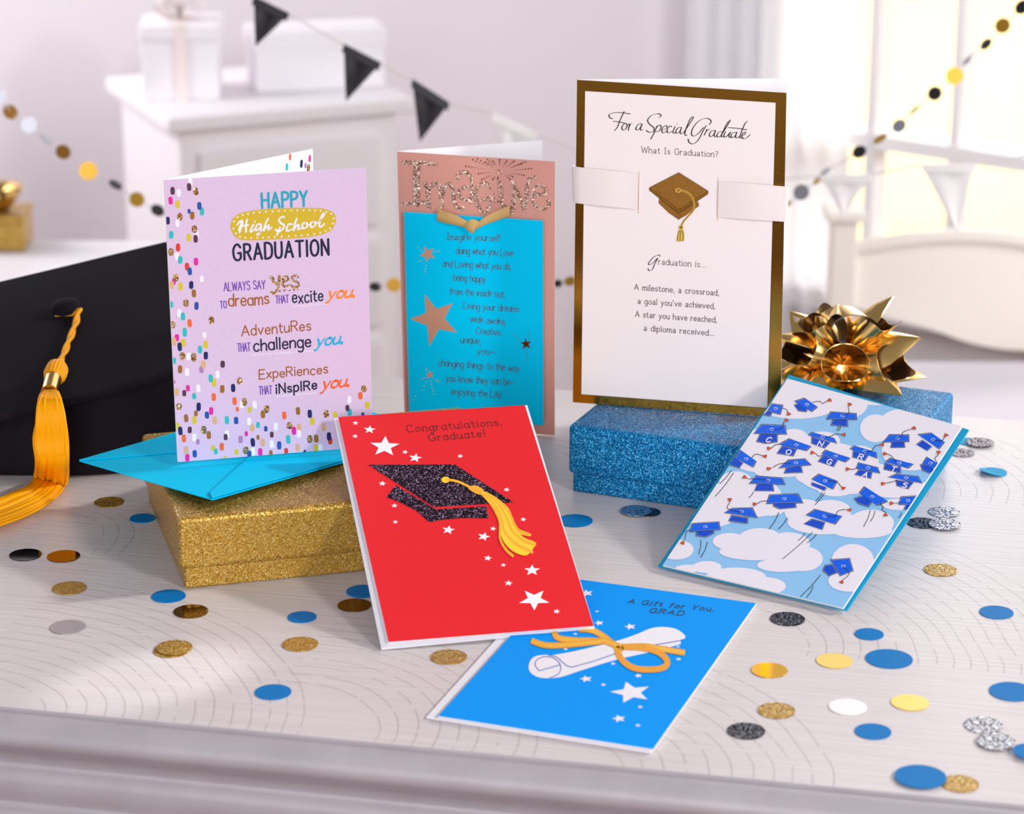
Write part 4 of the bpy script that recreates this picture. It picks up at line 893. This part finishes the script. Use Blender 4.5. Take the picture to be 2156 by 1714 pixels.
tw = MB(); cpts = [HP.at(x, y, h) for x, y, h in ((120, 664, .0012), (150, 662, .0015), (167, 652, .003), (160, 680, .004), (148, 712, .004), (136, 742, .004), (124, 770, .005))]
for ph in (0, math.pi):
    pp = []
    for i in range(len(cpts) - 1):
        for j in range(8):
            t = j / 8; p = cpts[i].lerp(cpts[i + 1], t); a = (i + t) * 3.2 + ph
            pp.append(p + (RGT * math.cos(a) + hn * math.sin(a)) * .0009)
    tw.tube(pp, .0013, M.tassel, 7)
tas = tw.build('tassel', hat, smooth=True, label='golden yellow tassel')
q = MB()
ax = [HP.at(*p, .0065) for p in ((127, 764), (121, 776), (116, 788), (112, 797))]
for k in range(18):
    a = 2 * math.pi * k / 18; d = (RGT * math.cos(a) + hn * math.sin(a))
    q.tube([ax[0] + d * .0016, ax[1] + d * .0052, ax[2] + d * .0055, ax[3] + d * .0042], .0012, M.tassel, 6)
q.build('tassel_head', tas, smooth=True)
q = MB(); q.tube([HP.at(*p, .0065) for p in ((113, 793), (110, 803), (107, 814), (104, 826))], .0049, M.brass, 20); q.build('band', tas, smooth=True, label='shiny brass band')
edgeY = HP.at(107, 858, 0).y - .003
landY = at(112, 1010, .008).y
q = MB(); rnd = random.Random(11)
for k in range(90):
    a = rnd.uniform(-1, 1); b_ = rnd.uniform(-1, 1)
    if k >= 84: a = -.75 + 1.5 * (k - 84) / 5; b_ = .6
    if k < 16: a = -1 + 2 * k / 15; b_ = -.9
    lo = rnd.uniform(-.15, .15); pts = []
    for x, y, h in ((105 + 10 * a, 823, .0065 - .002 * b_), (105 + 22 * a, 842, .006 - .004 * b_)): pts.append(HP.at(x, y, h))
    for x, y in ((107 + 29 * a, 880), (107 + 33 * (a + lo), 925), (110 + 31 * (a + lo), 970)):
        t = (y - 858) / (1010 - 858); pts.append(atY(x, y, edgeY * (1 - t) + landY * t - .011 - .004 * (1 - b_) * .5 * (1 - t)))
    for x, y in ((106 + 31 * (a + lo), 1012 + 8 * a), (80 + 22 * a, 1042 + 16 * (a + lo)), (40 + 14 * a, 1062 + 22 * (a + lo)), (0, 1078 + 26 * (a + lo)), (-50, 1092 + 28 * (a + lo)), (-110, 1104 + 30 * a)):
        pts.append(at(x, y, .0012 + .0025 * (1 + b_)))
    # smooth
    sm = []
    for i in range(len(pts) - 1):
        A_, B_, C_, D_ = pts[max(i - 1, 0)], pts[i], pts[i + 1], pts[min(i + 2, len(pts) - 1)]
        for j in range(4):
            t = j / 4; sm.append(.5 * ((2 * B_) + (C_ - A_) * t + (2 * A_ - 5 * B_ + 4 * C_ - D_) * t * t + (3 * B_ - A_ - 3 * C_ + D_) * t ** 3))
    sm = [V((p.x, p.y, max(p.z, .001))) for p in sm]
    q.tube(sm, .00095 if k < 84 else .0026, M.tassel, 5 if k < 84 else 8, caps=False, up=(.25, .95, .1))
q.build('fringe', tas, smooth=True)['kind'] = 'stuff'

# ================================================================ GOLD BOW
bw0 = at(1768, 806, BT)
bow = thing('gift_bow', 'shiny gold star bow of folded ribbon on the blue box behind the framed card', 'gift bow', bw0)
def loop(az, el, L, r, roll=0.0, z=0.006, fl=.8, name='bow_loop'):
    d = V((math.cos(el) * math.cos(az), math.cos(el) * math.sin(az), math.sin(el))); side = V((-math.sin(az), math.cos(az), 0)); up = d.cross(side); up = up if up.z > 0 else -up
    c, s = math.cos(roll), math.sin(roll); side, up = side * c + up * s, up * c - side * s
    base = bw0 + V((0, 0, z)); rows = []; q = MB(); n = 24
    for t in [0, .12, .3, .5, .7, .85, 1]:
        row = []
        for k in range(n):
            ph = 2 * math.pi * k / n; tipf = max(0, -math.sin(ph)) ** 3
            LL = L * (.66 + .12 * math.cos(ph) ** 2 + .40 * tipf)
            rr = r * (.16 + .84 * math.sin(min(1, t * 1.05) * math.pi / 2)) * (1 - .22 * tipf * t)
            row.append(base + d * (t * LL) + side * math.cos(ph) * rr + up * (math.sin(ph) * rr * fl))
        rows.append(row)
    q.grid(rows, M.bowgold, True)
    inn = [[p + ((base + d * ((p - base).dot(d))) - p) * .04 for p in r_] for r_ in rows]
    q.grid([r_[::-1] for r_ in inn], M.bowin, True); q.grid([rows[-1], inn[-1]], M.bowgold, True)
    return q.build(name, bow, smooth=True)
R_ = math.radians
def leaf(az, el, L, wd, z, twist=0.0):
    d = V((math.cos(el) * math.cos(az), math.cos(el) * math.sin(az), math.sin(el))); side = V((-math.sin(az), math.cos(az), 0)); up = d.cross(side); up = up if up.z > 0 else -up
    c, s_ = math.cos(twist), math.sin(twist); side, up = side * c + up * s_, up * c - side * s_
    base = bw0 + V((0, 0, z)); q = MB(); T_, B_ = [], []
    for t, w_, h in ((0, .25, .3), (.2, .7, .75), (.42, 1, 1), (.6, .92, .95), (.8, .5, .6), (.93, .2, .25), (1, .01, .02)):
        p = base + d * (t * L) - up * (t * t * .004); w2 = wd * w_; hh = wd * .55 * h
        T_.append([p - side * w2, p - side * w2 * .55 + up * hh * .62, p - side * .08 * w2 + up * hh, p + side * .08 * w2 + up * hh, p + side * w2 * .55 + up * hh * .62, p + side * w2])
        B_.append([p - side * w2 * .98 - up * .0006, p - side * w2 * .5 - up * hh * .25, p - up * hh * .35, p + up * -hh * .35, p + side * w2 * .5 - up * hh * .25, p + side * w2 * .98 - up * .0006])
    q.grid(T_, M.bowgold); q.grid([r[::-1] for r in B_], M.bowgold)
    q.grid([[r[0] for r in T_], [r[0] for r in B_]], M.bowgold); q.grid([[r[-1] for r in B_], [r[-1] for r in T_]], M.bowgold)
    o = q.build('bow_loop', bow, smooth=True); o.data.set_sharp_from_angle(angle=.7) if hasattr(o.data, 'set_sharp_from_angle') else None
    return o
for a in (-52, -6, 40, 95, 150, 200, 236): leaf(R_(a), R_(5), .051, .0170, .005)
for a, e, L, t in ((-12, 26, .050, .5), (30, 50, .052, -.5), (84, 36, .046, .3), (140, 38, .046, -.3), (184, 28, .047, .3)): leaf(R_(a), R_(e), L, .0165, .012, t)
loop(R_(-91), R_(20), .036, .0145, z=.010, fl=.9)
loop(R_(-36), R_(14), .046, .0150, R_(16), z=.010, fl=.72)
loop(R_(-150), R_(24), .044, .0150, R_(-14), z=.012, fl=.72)
for a, e, L in ((-14, 44, .042), (-170, 50, .038), (110, 60, .034)): loop(R_(a), R_(e), L, .0125, R_(random.uniform(-20, 20)), z=.016, fl=.65)
for hgt, rx, rz, ang, off in ((.0335, .0068, .0125, .15, -.005), (.036, .0145, .010, -.35, .006)):
    q = MB(); T_, B_ = [], []; c_ = bw0 + V((off * .6, -off * .2, hgt))
    for k in range(25):
        a = 2 * math.pi * k / 24 - math.pi / 2; e = V((math.cos(a) * rx, 0, math.sin(a) * rz)); wv = V((math.sin(ang), math.cos(ang), .05))
        T_.append([c_ + e + wv * w_ for w_ in (-.0085, 0, .0085)]); B_.append([c_ + e * .95 + wv * w_ for w_ in (.0085, 0, -.0085)])
    q.grid(T_, M.bowgold); q.grid(B_, M.bowgrey); q.build('bow_loop', bow, smooth=True, label='upright loop showing the grey ribbon back')
q = MB(); q.tube([bw0 + V((0, 0, .0003)), bw0 + V((0, 0, .014))], [.013, .009], M.bowgold, 20); q.build('bow_base', bow)

# ================================================================ CONFETTI
CF = [
 (230, 1058, 63, M.ggold, 'gold glitter confetti dot between the tassel and the gold box'), (300, 1092, 54, M.cblue, 'blue confetti dot half hidden behind the left side of the gold box'),
 (54, 1169, 68, M.mblack, 'mirror black confetti dot at the left edge of the table'), (134, 1172, 69, M.mbronze, 'mirror bronze confetti dot right beside the black one at far left'),
 (146, 1239, 72.5, M.ggold, 'gold glitter confetti dot below the bronze dot at left'), (143, 1321, 74.6, M.msilver, 'plain satin silver confetti dot at the left of the table'),
 (355, 1256, 71.6, M.cblue, 'blue confetti dot just in front of the gold box corner'), (402, 1288, 73, M.mbronze, 'mirror bronze confetti dot in front of the gold box'),
 (361, 1370, 75, M.ggold, 'lower gold glitter dot of the stacked pair at left front'), (367, 1364, 76, M.ggold, 'upper gold glitter dot of the stacked pair at left front'),
 (636, 1300, 61, M.cblue, 'small blue confetti dot left of the red card bottom'), (632, 1357, 76, M.ggold, 'gold glitter confetti dot left of the red card bottom corner'),
 (575, 1458, 77, M.cblue, 'blue confetti dot near the front edge at left'), (764, 1246, 70, M.cblue, 'blue confetti dot partly under the left edge of the red card'),
 (746, 1275, 71, M.mbronze, 'mirror bronze confetti dot touching the left edge of the red card'), (945, 1384, 77, M.ggold, 'gold glitter confetti dot between the red and bright blue cards'),
 (1211, 1097, 74, M.cblue, 'blue confetti dot at the right edge of the red card'), (1366, 1079, 50, M.gcoal, 'small black confetti dot under a steel blue one before the blue box'), (1339, 1076, 65, M.gsteel, 'steel blue glitter confetti dot in front of the blue box'),
 (1658, 1304, 73.7, M.gcoal, 'black glitter confetti dot below the congrats sky card'), (1830, 1336, 61, M.cblue, 'small blue confetti dot above the large blue one at right'),
 (1872, 1388, 99, M.cblue, 'large blue confetti dot beside the pale gold one at right'), (1757, 1392, 77, M.mpale, 'pale gold confetti dot left of the large blue dot'),
 (1620, 1412, 77, M.mgold, 'mirror gold confetti dot near the bright blue card right edge'), (1635, 1497, 79, M.ggold, 'gold glitter confetti dot below the mirror gold one at right'),
 (1571, 1540, 80, M.gcoal, 'black confetti dot near the lower right corner of the bright blue card'), (1785, 1489, 80, M.mwhite, 'pearl white confetti dot at right front'),
 (1916, 1480, 80, M.mpale, 'pale yellow gold confetti dot right of the white one'), (1838, 1541, 77, M.cblue, 'blue confetti dot below the pearl white dot'),
 (2098, 1290, 71, M.cblue, 'blue confetti dot by the right edge level with the sky card bottom'), (2131, 1457, 96, M.cblue, 'large blue confetti dot cut by the right edge of the photo'),
 (2071, 1528, 82, M.gsilver, 'upper silver glitter dot of the pair at lower right'), (2098, 1562, 82, M.gsilver, 'lower silver glitter dot of the pair at lower right'),
 (2171, 1583, 76, M.cblue, 'blue confetti dot cut by the right edge beside the silver pair'), (2021, 1651, 80, M.ggold, 'gold glitter confetti dot tucked under the large blue dot at lower right'), (1938, 1636, 109, M.cblue, 'largest blue confetti dot at the lower right front edge'),
 (1980, 1201, 70, M.ggold, 'gold glitter confetti dot right of the congrats sky card'), (1988, 1079, 66, M.gsilver, 'silver glitter dot standing farther back right of the sky card'),
 (1942, 1102, 64, M.gcoal, 'black glitter dot under a silver one right of the sky card'), (1989, 1104, 67, M.gsilver, 'silver glitter dot overlapping a black dot right of the sky card'),
 (2037, 930, 46, M.ccyan, 'cyan confetti dot behind the sky card top corner'), (2064, 932, 58, M.gslate, 'grey silver confetti dot overlapping the cyan one at far right'), (2026, 954, 52, M.gslate, 'dark grey glitter dot behind the sky card right edge'),
 (2091, 995, 58, M.ccyan, 'curled cyan confetti dot at the right back of the table')]
up_z = {9: .0008, 18: .0008, 32: .0008, 35: .0009, 39: .0009, 41: .0009, 33: .0016}
for i, (x, y, w, m, lab) in enumerate(CF):
    z0 = up_z.get(i, .0001); c = at(x, y, z0); dep = (c - CAM).dot(FWD); r = w / FPX * dep / 2; q = MB(); n = 40
    th = .0004; cur = .0022 if i == 43 else 0
    ring = lambda k, z: [c + V((math.cos(2 * math.pi * j / n) * r * k, math.sin(2 * math.pi * j / n) * r * k, z + cur * k * k * max(0, math.cos(2 * math.pi * j / n + 2.6)))) for j in range(n)]
    q.grid([ring(1, 0), ring(1, th), ring(.7, th), ring(.35, th), ring(.02, th)], m, True)
    o = q.build('confetti_dot'); tag(o, lab, 'confetti', 'confetti dots scattered on the table')

# ================================================================ BACK OF THE ROOM
# garland of paper dots, hung right across the room
GY = 2.25
garl = thing('dot_garland', 'garland of gold black and silver paper dots sagging across the whole room', 'garland', atY(1000, 610, GY))
GD = [(0, 203, 14, 1, M.gdsil), (22, 236, 16, .85, M.gdbrown), (61, 263, 17, 1, M.gdsil), (97, 292, 16, .35, M.gdsil), (133, 320, 16, .9, M.gdbrown), (186, 360, 19, 1, M.gdgold), (243, 389, 15, .5, M.gdblk), (288, 420, 16, .95, M.gdgold), (332, 443, 15, .75, M.gdblk), (420, 492, 16, .9, M.gdgold), (520, 536, 16, .7, M.gdsil), (620, 570, 16, 1, M.gdgold), (720, 592, 16, .8, M.gdblk), (790, 604, 13, .7, M.gdblk), (829, 600, 15, 1, M.gdgold), (910, 612, 16, 1, M.gdsil), (1000, 612, 16, .8, M.gdgold), (1090, 606, 16, .9, M.gdgold), (1174, 597, 10, .8, M.gdblk), (1200, 592, 12, .8, M.gdgold), (1290, 570, 16, 1, M.gdsil), (1390, 540, 16, .9, M.gdblk), (1500, 500, 16, 1, M.gdgold), (1590, 462, 16, .9, M.gdsil),
      (1657, 430, 12, .35, M.gdgold), (1687, 405, 17, .95, M.gdsil), (1720, 381, 9, .5, M.gdgold), (1738, 361, 12, .35, M.gdsil), (1809, 320, 15, .8, M.gdblk), (1853, 292, 15, .45, M.gdgold), (1893, 265, 15, .85, M.gdsil), (1926, 231, 14, .25, M.gdgold), (1968, 197, 15, .95, M.gdblk), (2010, 160, 18, 1, M.gdgold), (2038, 126, 14, .3, M.gdsil), (2076, 93, 14, .6, M.gdblk), (2111, 54, 16, .95, M.gdgold), (2152, 15, 16, .8, M.gdblk)]
pts = [(-120, 110)] + [(g[0], g[1]) for g in GD] + [(2260, -90)]
q = MB(); q.tube([atY(x, y, GY + .0006) for x, y in crom(pts, 3)], .0006, M.string, 5); q.build('garland_string', garl)
for i, (x, y, r, k, m) in enumerate(GD):
    c = atY(x, y, GY); r = r * 1.02 * (GY / CP) / FPX * .97; a, b_ = pts[i], pts[i + 2]
    tg = (atY(*b_, GY) - atY(*a, GY)).normalized(); nn = (CAM - c).normalized(); pr_ = tg.cross(nn).normalized()
    ang = math.acos(min(1, k)); ax2 = pr_ * math.cos(ang) + nn * math.sin(ang); n2 = tg.cross(ax2).normalized()
    q = MB(); ri = [c + (tg * math.cos(2 * math.pi * j / 28) + ax2 * math.sin(2 * math.pi * j / 28)) * r for j in range(28)]
    q.slab([p + n2 * .0003 for p in ri], n2, .0006, m); q.build('paper_dot', garl)

# pennant bunting
BY = 2.35
bunt = thing('pennant_bunting', 'bunting of dark and white triangular flags hung in front of the nightstand', 'bunting', atY(1200, 320, BY))
FL = [((535, -6), (609, 30), (539, 97), M.blackflag), ((724, 94), (802, 134), (729, 213), M.blackflag), ((868, 168), (946, 218), (884, 298), M.blackflag), ((1038, 238), (1130, 281), (1062, 352), M.whiteflag), ((1240, 322), (1330, 350), (1290, 440), M.whiteflag), ((1470, 380), (1565, 383), (1520, 470), M.whiteflag), ((1728, 371), (1834, 367), (1776, 456), M.whiteflag), ((1938, 346), (2053, 346), (2014, 492), M.whiteflag)]
sp = [(380, -80)]
for a, b_, t, m in FL: sp += [a, b_]
sp += [(2170, 325), (2260, 300)]
q = MB(); q.tube([atY(x, y, BY) for x, y in sp], .0009, M.string, 6); q.build('bunting_string', bunt)
for i, (a, b_, t, m) in enumerate(FL):
    q = MB(); A, B, T = atY(*a, BY - .0012), atY(*b_, BY - .0012), atY(*t, BY - .002); n = (B - A).cross(T - A).normalized()
    if n.y > 0: n = -n
    rows = []
    for s in range(7):
        u = s / 6; p0, p1 = A.lerp(T, u), B.lerp(T, u); rows.append([p0.lerp(p1, j / 6) + n * (.006 * math.sin(u * 2.6) * (1 - j / 6) + .002 * math.sin(j)) for j in range(7)])
    q.grid(rows, m); q.grid([[p - n * .0008 for p in r][::-1] for r in rows], m)
    rim = rows[0] + [r[-1] for r in rows[1:]] + [r[0] for r in rows[-2:0:-1]]; q.grid([rim, [p - n * .0008 for p in rim]], m, True)
    # hem folded over the string
    hm = [A.lerp(B, j / 6) + n * .0014 for j in range(7)]; dn = (T - (A + B) / 2).normalized() * .006
    q.grid([[p - dn * .2 for p in hm], [p + dn + n * .004 for p in hm]], m)
    q.build('pennant', bunt, smooth=True)

# nightstand
NZ = -.157
nA = at(352, 250, NZ); nR = at(868, 216, NZ); nB = at(213, 172, NZ)
nu = V((math.cos(R_(23.5)), math.sin(R_(23.5)), 0)); nw = .325; nv = V((-nu.y, nu.x, 0)); nd = .285
NM = Matrix.Translation(V((nA.x, nA.y, FLOOR))) @ Matrix.Rotation(math.atan2(nu.y, nu.x), 4, 'Z'); nh = NZ - FLOOR
ns = thing('nightstand', 'white painted nightstand with a drawer at the back left of the room', 'nightstand', NM @ V((nw / 2, nd / 2, 0)))
q = MB(); q.box((0, 0, nh - .02), (nw, nd, nh), M.furn, NM); q.build('nightstand_top', ns, bevel=.004)
q = MB(); q.box((.02, .02, .12), (nw - .02, nd, nh - .0205), M.furn, NM); q.build('carcass', ns, bevel=.002)
for z0, z1 in ((nh - .165, nh - .05), (nh - .30, nh - .185), (.15, nh - .32)):
    q = MB(); q.box((.045, .008, z0), (nw - .045, .0195, z1), M.furn, NM); dr = q.build('drawer_front', ns, bevel=.002)
    q = MB(); kc = NM @ V((nw / 2, .007, (z0 + z1) / 2)); fr = NM.to_3x3() @ V((0, -1, 0))
    q.tube([kc, kc + fr * .006, kc + fr * .010, kc + fr * .018, kc + fr * .021], [.004, .004, .008, .008, .002], M.furn, 14); q.build('knob', dr, smooth=True)
for x0, y0 in ((.02, .02), (nw - .05, .02), (.02, nd - .03), (nw - .05, nd - .03)):
    q = MB(); q.box((x0, y0, 0), (x0 + .03, y0 + .03, .1195), M.furn, NM); q.build('leg', ns, bevel=.002)

# white gift box with a bow on the nightstand
def bgbox(name, label, cat, px0, px1, pyb, pyt, Y, depth, m, yaw, z):
    a = at(px0, pyb, z); b_ = at(px1, pyb, z); w = (b_ - a).length
    k = (a - CAM).dot(FWD) / FPX; h = (pyb - pyt) * k / CP
    R = Matrix.Translation(a) @ Matrix.Rotation(yaw, 4, 'Z')
    t = thing(name, label, cat, R @ V((w / 2, depth / 2, 0)))
    return t, R, w, h
nyaw = math.atan2(nu.y, nu.x)
t, R, w, h = bgbox('gift_box', 'small white gift box with a white bow on the nightstand', 'gift box', 302, 462, 212, 62, 0, .1, M.gbox, .06, NZ + .0005)
q = MB(); q.box((0, 0, 0), (w, .09, h * .80), M.gbox, R); q.build('base', t, bevel=.002)
q = MB(); q.box((-.002, -.002, h * .803), (w + .002, .092, h), M.gbox, R); q.build('lid', t, bevel=.002)
q = MB(); q.box((w * .42, -.0028, 0), (w * .58, -.0023, h), M.satin, R); q.box((w * .42, -.0028, h + .0002), (w * .58, .0925, h + .0007), M.satin, R); q.build('ribbon', t)
q = MB(); c0 = R @ V((w / 2, .045, h + .004))
for sgn in (-1, 1):
    for el, L in ((.5, .036), (1.0, .03)):
        rows = []
        for k in range(17):
            a = 2 * math.pi * k / 16; p = c0 + V((sgn * (math.cos(el) * (1 - math.cos(a)) * L / 2), 0, math.sin(el) * (1 - math.cos(a)) * L / 2)) + V((-math.sin(el) * sgn, 0, math.cos(el))) * math.sin(a) * .010
            rows.append([p + V((0, w_, 0)) for w_ in (-.012, 0, .012)])
        q.grid(rows, M.satin)
q.build('bow', t, smooth=True)
# wide storage box
t, R, w, h = bgbox('storage_box', 'wide white lidded box at the back of the nightstand top', 'box', 640, 850, 192, 72, 0, .1, M.gbox, .24, NZ + .0005)
R = R @ Matrix.Translation(V((-.062, .0, 0)))
q = MB(); q.box((0, 0, 0), (w + .04, .075, h * .70), M.gbox, R); q.build('base', t, bevel=.002)
q = MB(); q.box((-.003, -.003, h * .703), (w + .043, .078, h), M.gbox, R); q.build('lid', t, bevel=.002)

# white side table at the left with the gold present
SZ = -.23
s0 = at(-260, 600, SZ); s1 = at(318, 585, SZ); s2 = at(318, 505, SZ)
st_ = thing('side_table', 'low white side table at the far left behind the cap', 'side table', ((s0.x + s1.x) / 2, (s0.y + s2.y) / 2, FLOOR))
q = MB(); q.box((s0.x, s1.y - .06, SZ - .025), (s1.x, s2.y, SZ), M.furn); q.build('tabletop', st_, bevel=.004)
for x0 in (s0.x + .03, s1.x - .06):
    for y0 in (s1.y - .03, s2.y - .06):
        q = MB(); q.box((x0, y0, FLOOR), (x0 + .03, y0 + .03, SZ - .0255), M.furn); q.build('leg', st_)
g0 = at(-70, 530, SZ + .0003); g1 = at(52, 530, SZ + .0003)
kk = (g0 - CAM).dot(FWD) / FPX
gp2 = thing('gift_box', 'small gold present with a bow cut by the left edge of the photo', 'gift box', ((g0.x + g1.x) / 2, g0.y + .03, SZ))
hh = 74 * kk / CP
q = MB(); q.box((g0.x, g0.y, SZ + .0003), (g1.x, g0.y + .06, SZ + hh * .8), M.ggold); q.build('base', gp2, bevel=.002)
q = MB(); q.box((g0.x - .002, g0.y - .002, SZ + hh * .803), (g1.x + .002, g0.y + .062, SZ + hh), M.ggold); q.build('lid', gp2, bevel=.002)
q = MB()
for a in range(0, 360, 45):
    rows = []; d = V((math.cos(R_(a)), math.sin(R_(a)), 0)); c0 = V(((g0.x + g1.x) / 2, g0.y + .03, SZ + hh + .001))
    for k in range(13):
        f = 2 * math.pi * k / 12; p = c0 + d * (1 - math.cos(f)) * .014 + V((0, 0, 1)) * ((1 - math.cos(f)) * .012 + math.sin(f) * .008)
        rows.append([p + d.cross(V((0, 0, 1))) * w_ for w_ in (-.008, .008)])
    q.grid(rows, M.bowgold)
q.build('bow', gp2, smooth=True)

# bed with an arched headboard at the right
HY = 3.0
bed = thing('bed', 'cream painted bed with an arched headboard and square post at the right', 'bed', V((atY(1990, 600, HY).x, HY, FLOOR)))
def ext(pts, y0, th, m, name, parent, bevel=0):
    q = MB(); A = [atY(x, y, y0) for x, y in pts]; Bk = [p + V((0, th, 0)) for p in A]
    q.poly(A, m); q.poly(Bk[::-1], m)
    for i in range(len(A)): j = (i + 1) % len(A); q.poly([A[i], A[j], Bk[j], Bk[i]], m)
    return q.build(name, parent, weld=True, bevel=bevel)
topc = crom([(1786, 514), (1850, 504), (1940, 491), (2040, 487), (2140, 494), (2240, 515), (2330, 540)], 6)
botc = crom([(1786, 640), (1850, 662), (1950, 690), (2050, 724), (2150, 738), (2250, 730), (2330, 720)], 6)
ext(topc + botc[::-1], HY, .012, M.creamw, 'headboard', bed)
rail_lo = [(x, y + 20) for x, y in topc]
ext(topc + rail_lo[::-1], HY - .011, .0108, M.creamw, 'top_rail', bed)
pb = atY(1743, 640, HY); pr2 = atY(1798, 640, HY); pt = atY(1770, 466, HY - .01)
q = MB(); q.box((pb.x, HY - .012, FLOOR), (pr2.x, HY + .022, pt.z), M.creamw); q.build('post', bed, bevel=.003)
q = MB(); q.box((pb.x - .008, HY - .02, pt.z + .0002), (pr2.x + .008, HY + .03, pt.z + .012), M.creamw); q.build('post_cap', bed, bevel=.003)
mz = atY(1990, 742, HY).z
q = MB(); q.box((pb.x + .012, HY - .75, mz - .22), (pb.x + .75, HY - .02, mz), M.bed); q.build('mattress', bed, bevel=.02, seg=4, smooth=False)
q = MB(); q.box((pb.x + .012, HY - .74, FLOOR), (pb.x + .74, HY - .025, mz - .2205), M.creamw); q.build('bed_frame', bed)

# walls, floor, window
def wall_seg(P0, d, a0, a1, z0, z1, m, name, th=.08):
    q = MB(); n = V((-d.y, d.x, 0))
    p = [P0 + d * a0, P0 + d * a1]; q.slab([V((p[0].x, p[0].y, z0)), V((p[1].x, p[1].y, z0)), V((p[1].x, p[1].y, z1)), V((p[0].x, p[0].y, z1))], -n, th, m)
    return q.build(name)
corner = atY(1440, 300, 4.08); corner.z = FLOOR
dw = V((math.cos(R_(-37)), math.sin(R_(-37)), 0)); db = V((-math.cos(R_(12)), -math.sin(R_(12)), 0))
ZT = 1.35
q = MB(); n = V((-db.y, db.x, 0)); L0 = corner; L1 = corner + db * 1.42
q.slab([L1, L0, V((L0.x, L0.y, ZT)), V((L1.x, L1.y, ZT))], (0, -1, 0), .06, M.wall); struct(q.build('wall_back'))
dl = V((-math.cos(R_(-30)), math.sin(R_(-30)), 0)); L2 = L1 + V((-.9, -1.6, 0))
q = MB(); q.slab([L2, L1 + V((0, -.0005, 0)), V((L1.x, L1.y - .0005, ZT)), V((L2.x, L2.y, ZT))], (1, -.5, 0), .06, M.wallw); struct(q.build('wall_left'))
# window wall: an opening with a painted frame
def wpt(a, z, off=0.0): return corner + dw * a + V((0, 0, z - FLOOR)) + V((-dw.y * -1, -dw.x, 0)) * 0 + V((dw.y, -dw.x, 0)) * off
def onwall(x, y):
    d = ray(x, y); n = V((dw.y, -dw.x, 0)); Pp = CAM + d * ((corner - CAM).dot(n) / d.dot(n)); return (Pp - corner).dot(dw), Pp.z
a_l, _ = onwall(1640, 200); a_v, _ = onwall(1838, 200); a_m, _ = onwall(2016, 200); zr = onwall(2010, 323)[1]; zs = onwall(2000, 640)[1]
a_r = a_m + (a_m - a_v) * 1.6; zt_ = 1.2; a_end = a_r + .9
nW = V((dw.y, -dw.x, 0))
q = MB()
def wb(a0, a1, z0, z1, off0, off1, m):
    P_ = [wpt(a, z, o) for o in (off0, off1) for a, z in ((a0, z0), (a1, z0), (a1, z1), (a0, z1))]
    for f in ((0, 1, 2, 3), (7, 6, 5, 4), (0, 4, 5, 1), (1, 5, 6, 2), (2, 6, 7, 3), (3, 7, 4, 0)): q.poly([P_[i] for i in f], m)
for a0, a1, z0, z1 in ((.0, a_l, FLOOR, ZT), (a_r, a_end, FLOOR, ZT), (a_l, a_r, FLOOR, zs), (a_l, a_r, zt_, ZT)): wb(a0, a1, z0, z1, 0, -.07, M.wallw)
struct(q.build('wall_right'))
win = thing('window_1', 'bright white framed window with glazing bars at the upper right', 'window', wpt((a_l + a_r) / 2, zs)); win['kind'] = 'structure'
q = MB(); fw = .022
for a0, a1, z0, z1 in ((a_l, a_l + fw, zs, zt_), (a_r - fw, a_r, zs, zt_), (a_l + fw, a_r - fw, zs, zs + fw), (a_l + fw, a_r - fw, zt_ - fw, zt_)): wb(a0, a1, z0, z1, .012, -.05, M.frame)
q.build('window_frame', win)
q = MB(); wb(a_l + fw, a_r - fw, zr - .012, zr + .012, .006, -.04, M.frame); q.build('rail', win)
for a in (a_v, a_m):
    q = MB(); wb(a - .008, a + .008, zr + .012, zt_ - fw, .004, -.038, M.frame); wb(a - .008, a + .008, zs + fw, zr - .012, .004, -.038, M.frame); q.build('glazing_bar', win)
glass = bpy.data.materials.new('window_glass'); glass.use_nodes = True; nt = glass.node_tree
tr = nt.nodes.new('ShaderNodeBsdfTransparent'); gl = nt.nodes.new('ShaderNodeBsdfGlossy'); gl.inputs['Roughness'].default_value = .02; mx = nt.nodes.new('ShaderNodeMixShader'); mx.inputs[0].default_value = .06
nt.links.new(tr.outputs[0], mx.inputs[1]); nt.links.new(gl.outputs[0], mx.inputs[2]); nt.links.new(mx.outputs[0], nt.nodes['Material Output'].inputs[0])
q = MB(); wb(a_l + fw, a_r - fw, zs + fw, zt_ - fw, -.020, -.023, glass); q.build('pane', win)
q = MB(); wb(a_l - .03, a_r + .03, zs - .03, zs - .0005, .05, .0005, M.frame); struct(q.build('trim_1'))
# sheer curtain at the left of the window
q = MB(); rows = []; c0_, _ = onwall(1500, 200); c1_, _ = onwall(1826, 200)
for z in (FLOOR + .02, FLOOR + .5, FLOOR + 1.0, ZT - .1):
    rows.append([wpt(c0_ + (c1_ - c0_) * i / 120, z, .05 + .010 * math.sin(i * .36) + .003 * math.sin(i * .9)) for i in range(121)])
q.grid(rows, M.curt)
tag(q.build('curtain', smooth=True), 'white sheer curtain hanging beside the bright window', 'curtain')
q = MB(); q.slab([V((-2.6, -2.2, FLOOR)), V((2.6, -2.2, FLOOR)), V((2.6, 5.0, FLOOR)), V((-2.6, 5.0, FLOOR))], (0, 0, 1), .05, M.floorm); struct(q.build('floor'))
# terrace outside the window
o0 = wpt(a_l - .5, FLOOR - .1, -.3); o1 = wpt(a_r + 1.2, FLOOR - .1, -.3)
q = MB(); o0 = o0 - dw * 2; o1 = o1 + dw * 6; q.slab([o0, o1, o1 - nW * 14, o0 - nW * 14], (0, 0, 1), .05, M.patio); struct(q.build('ground'))
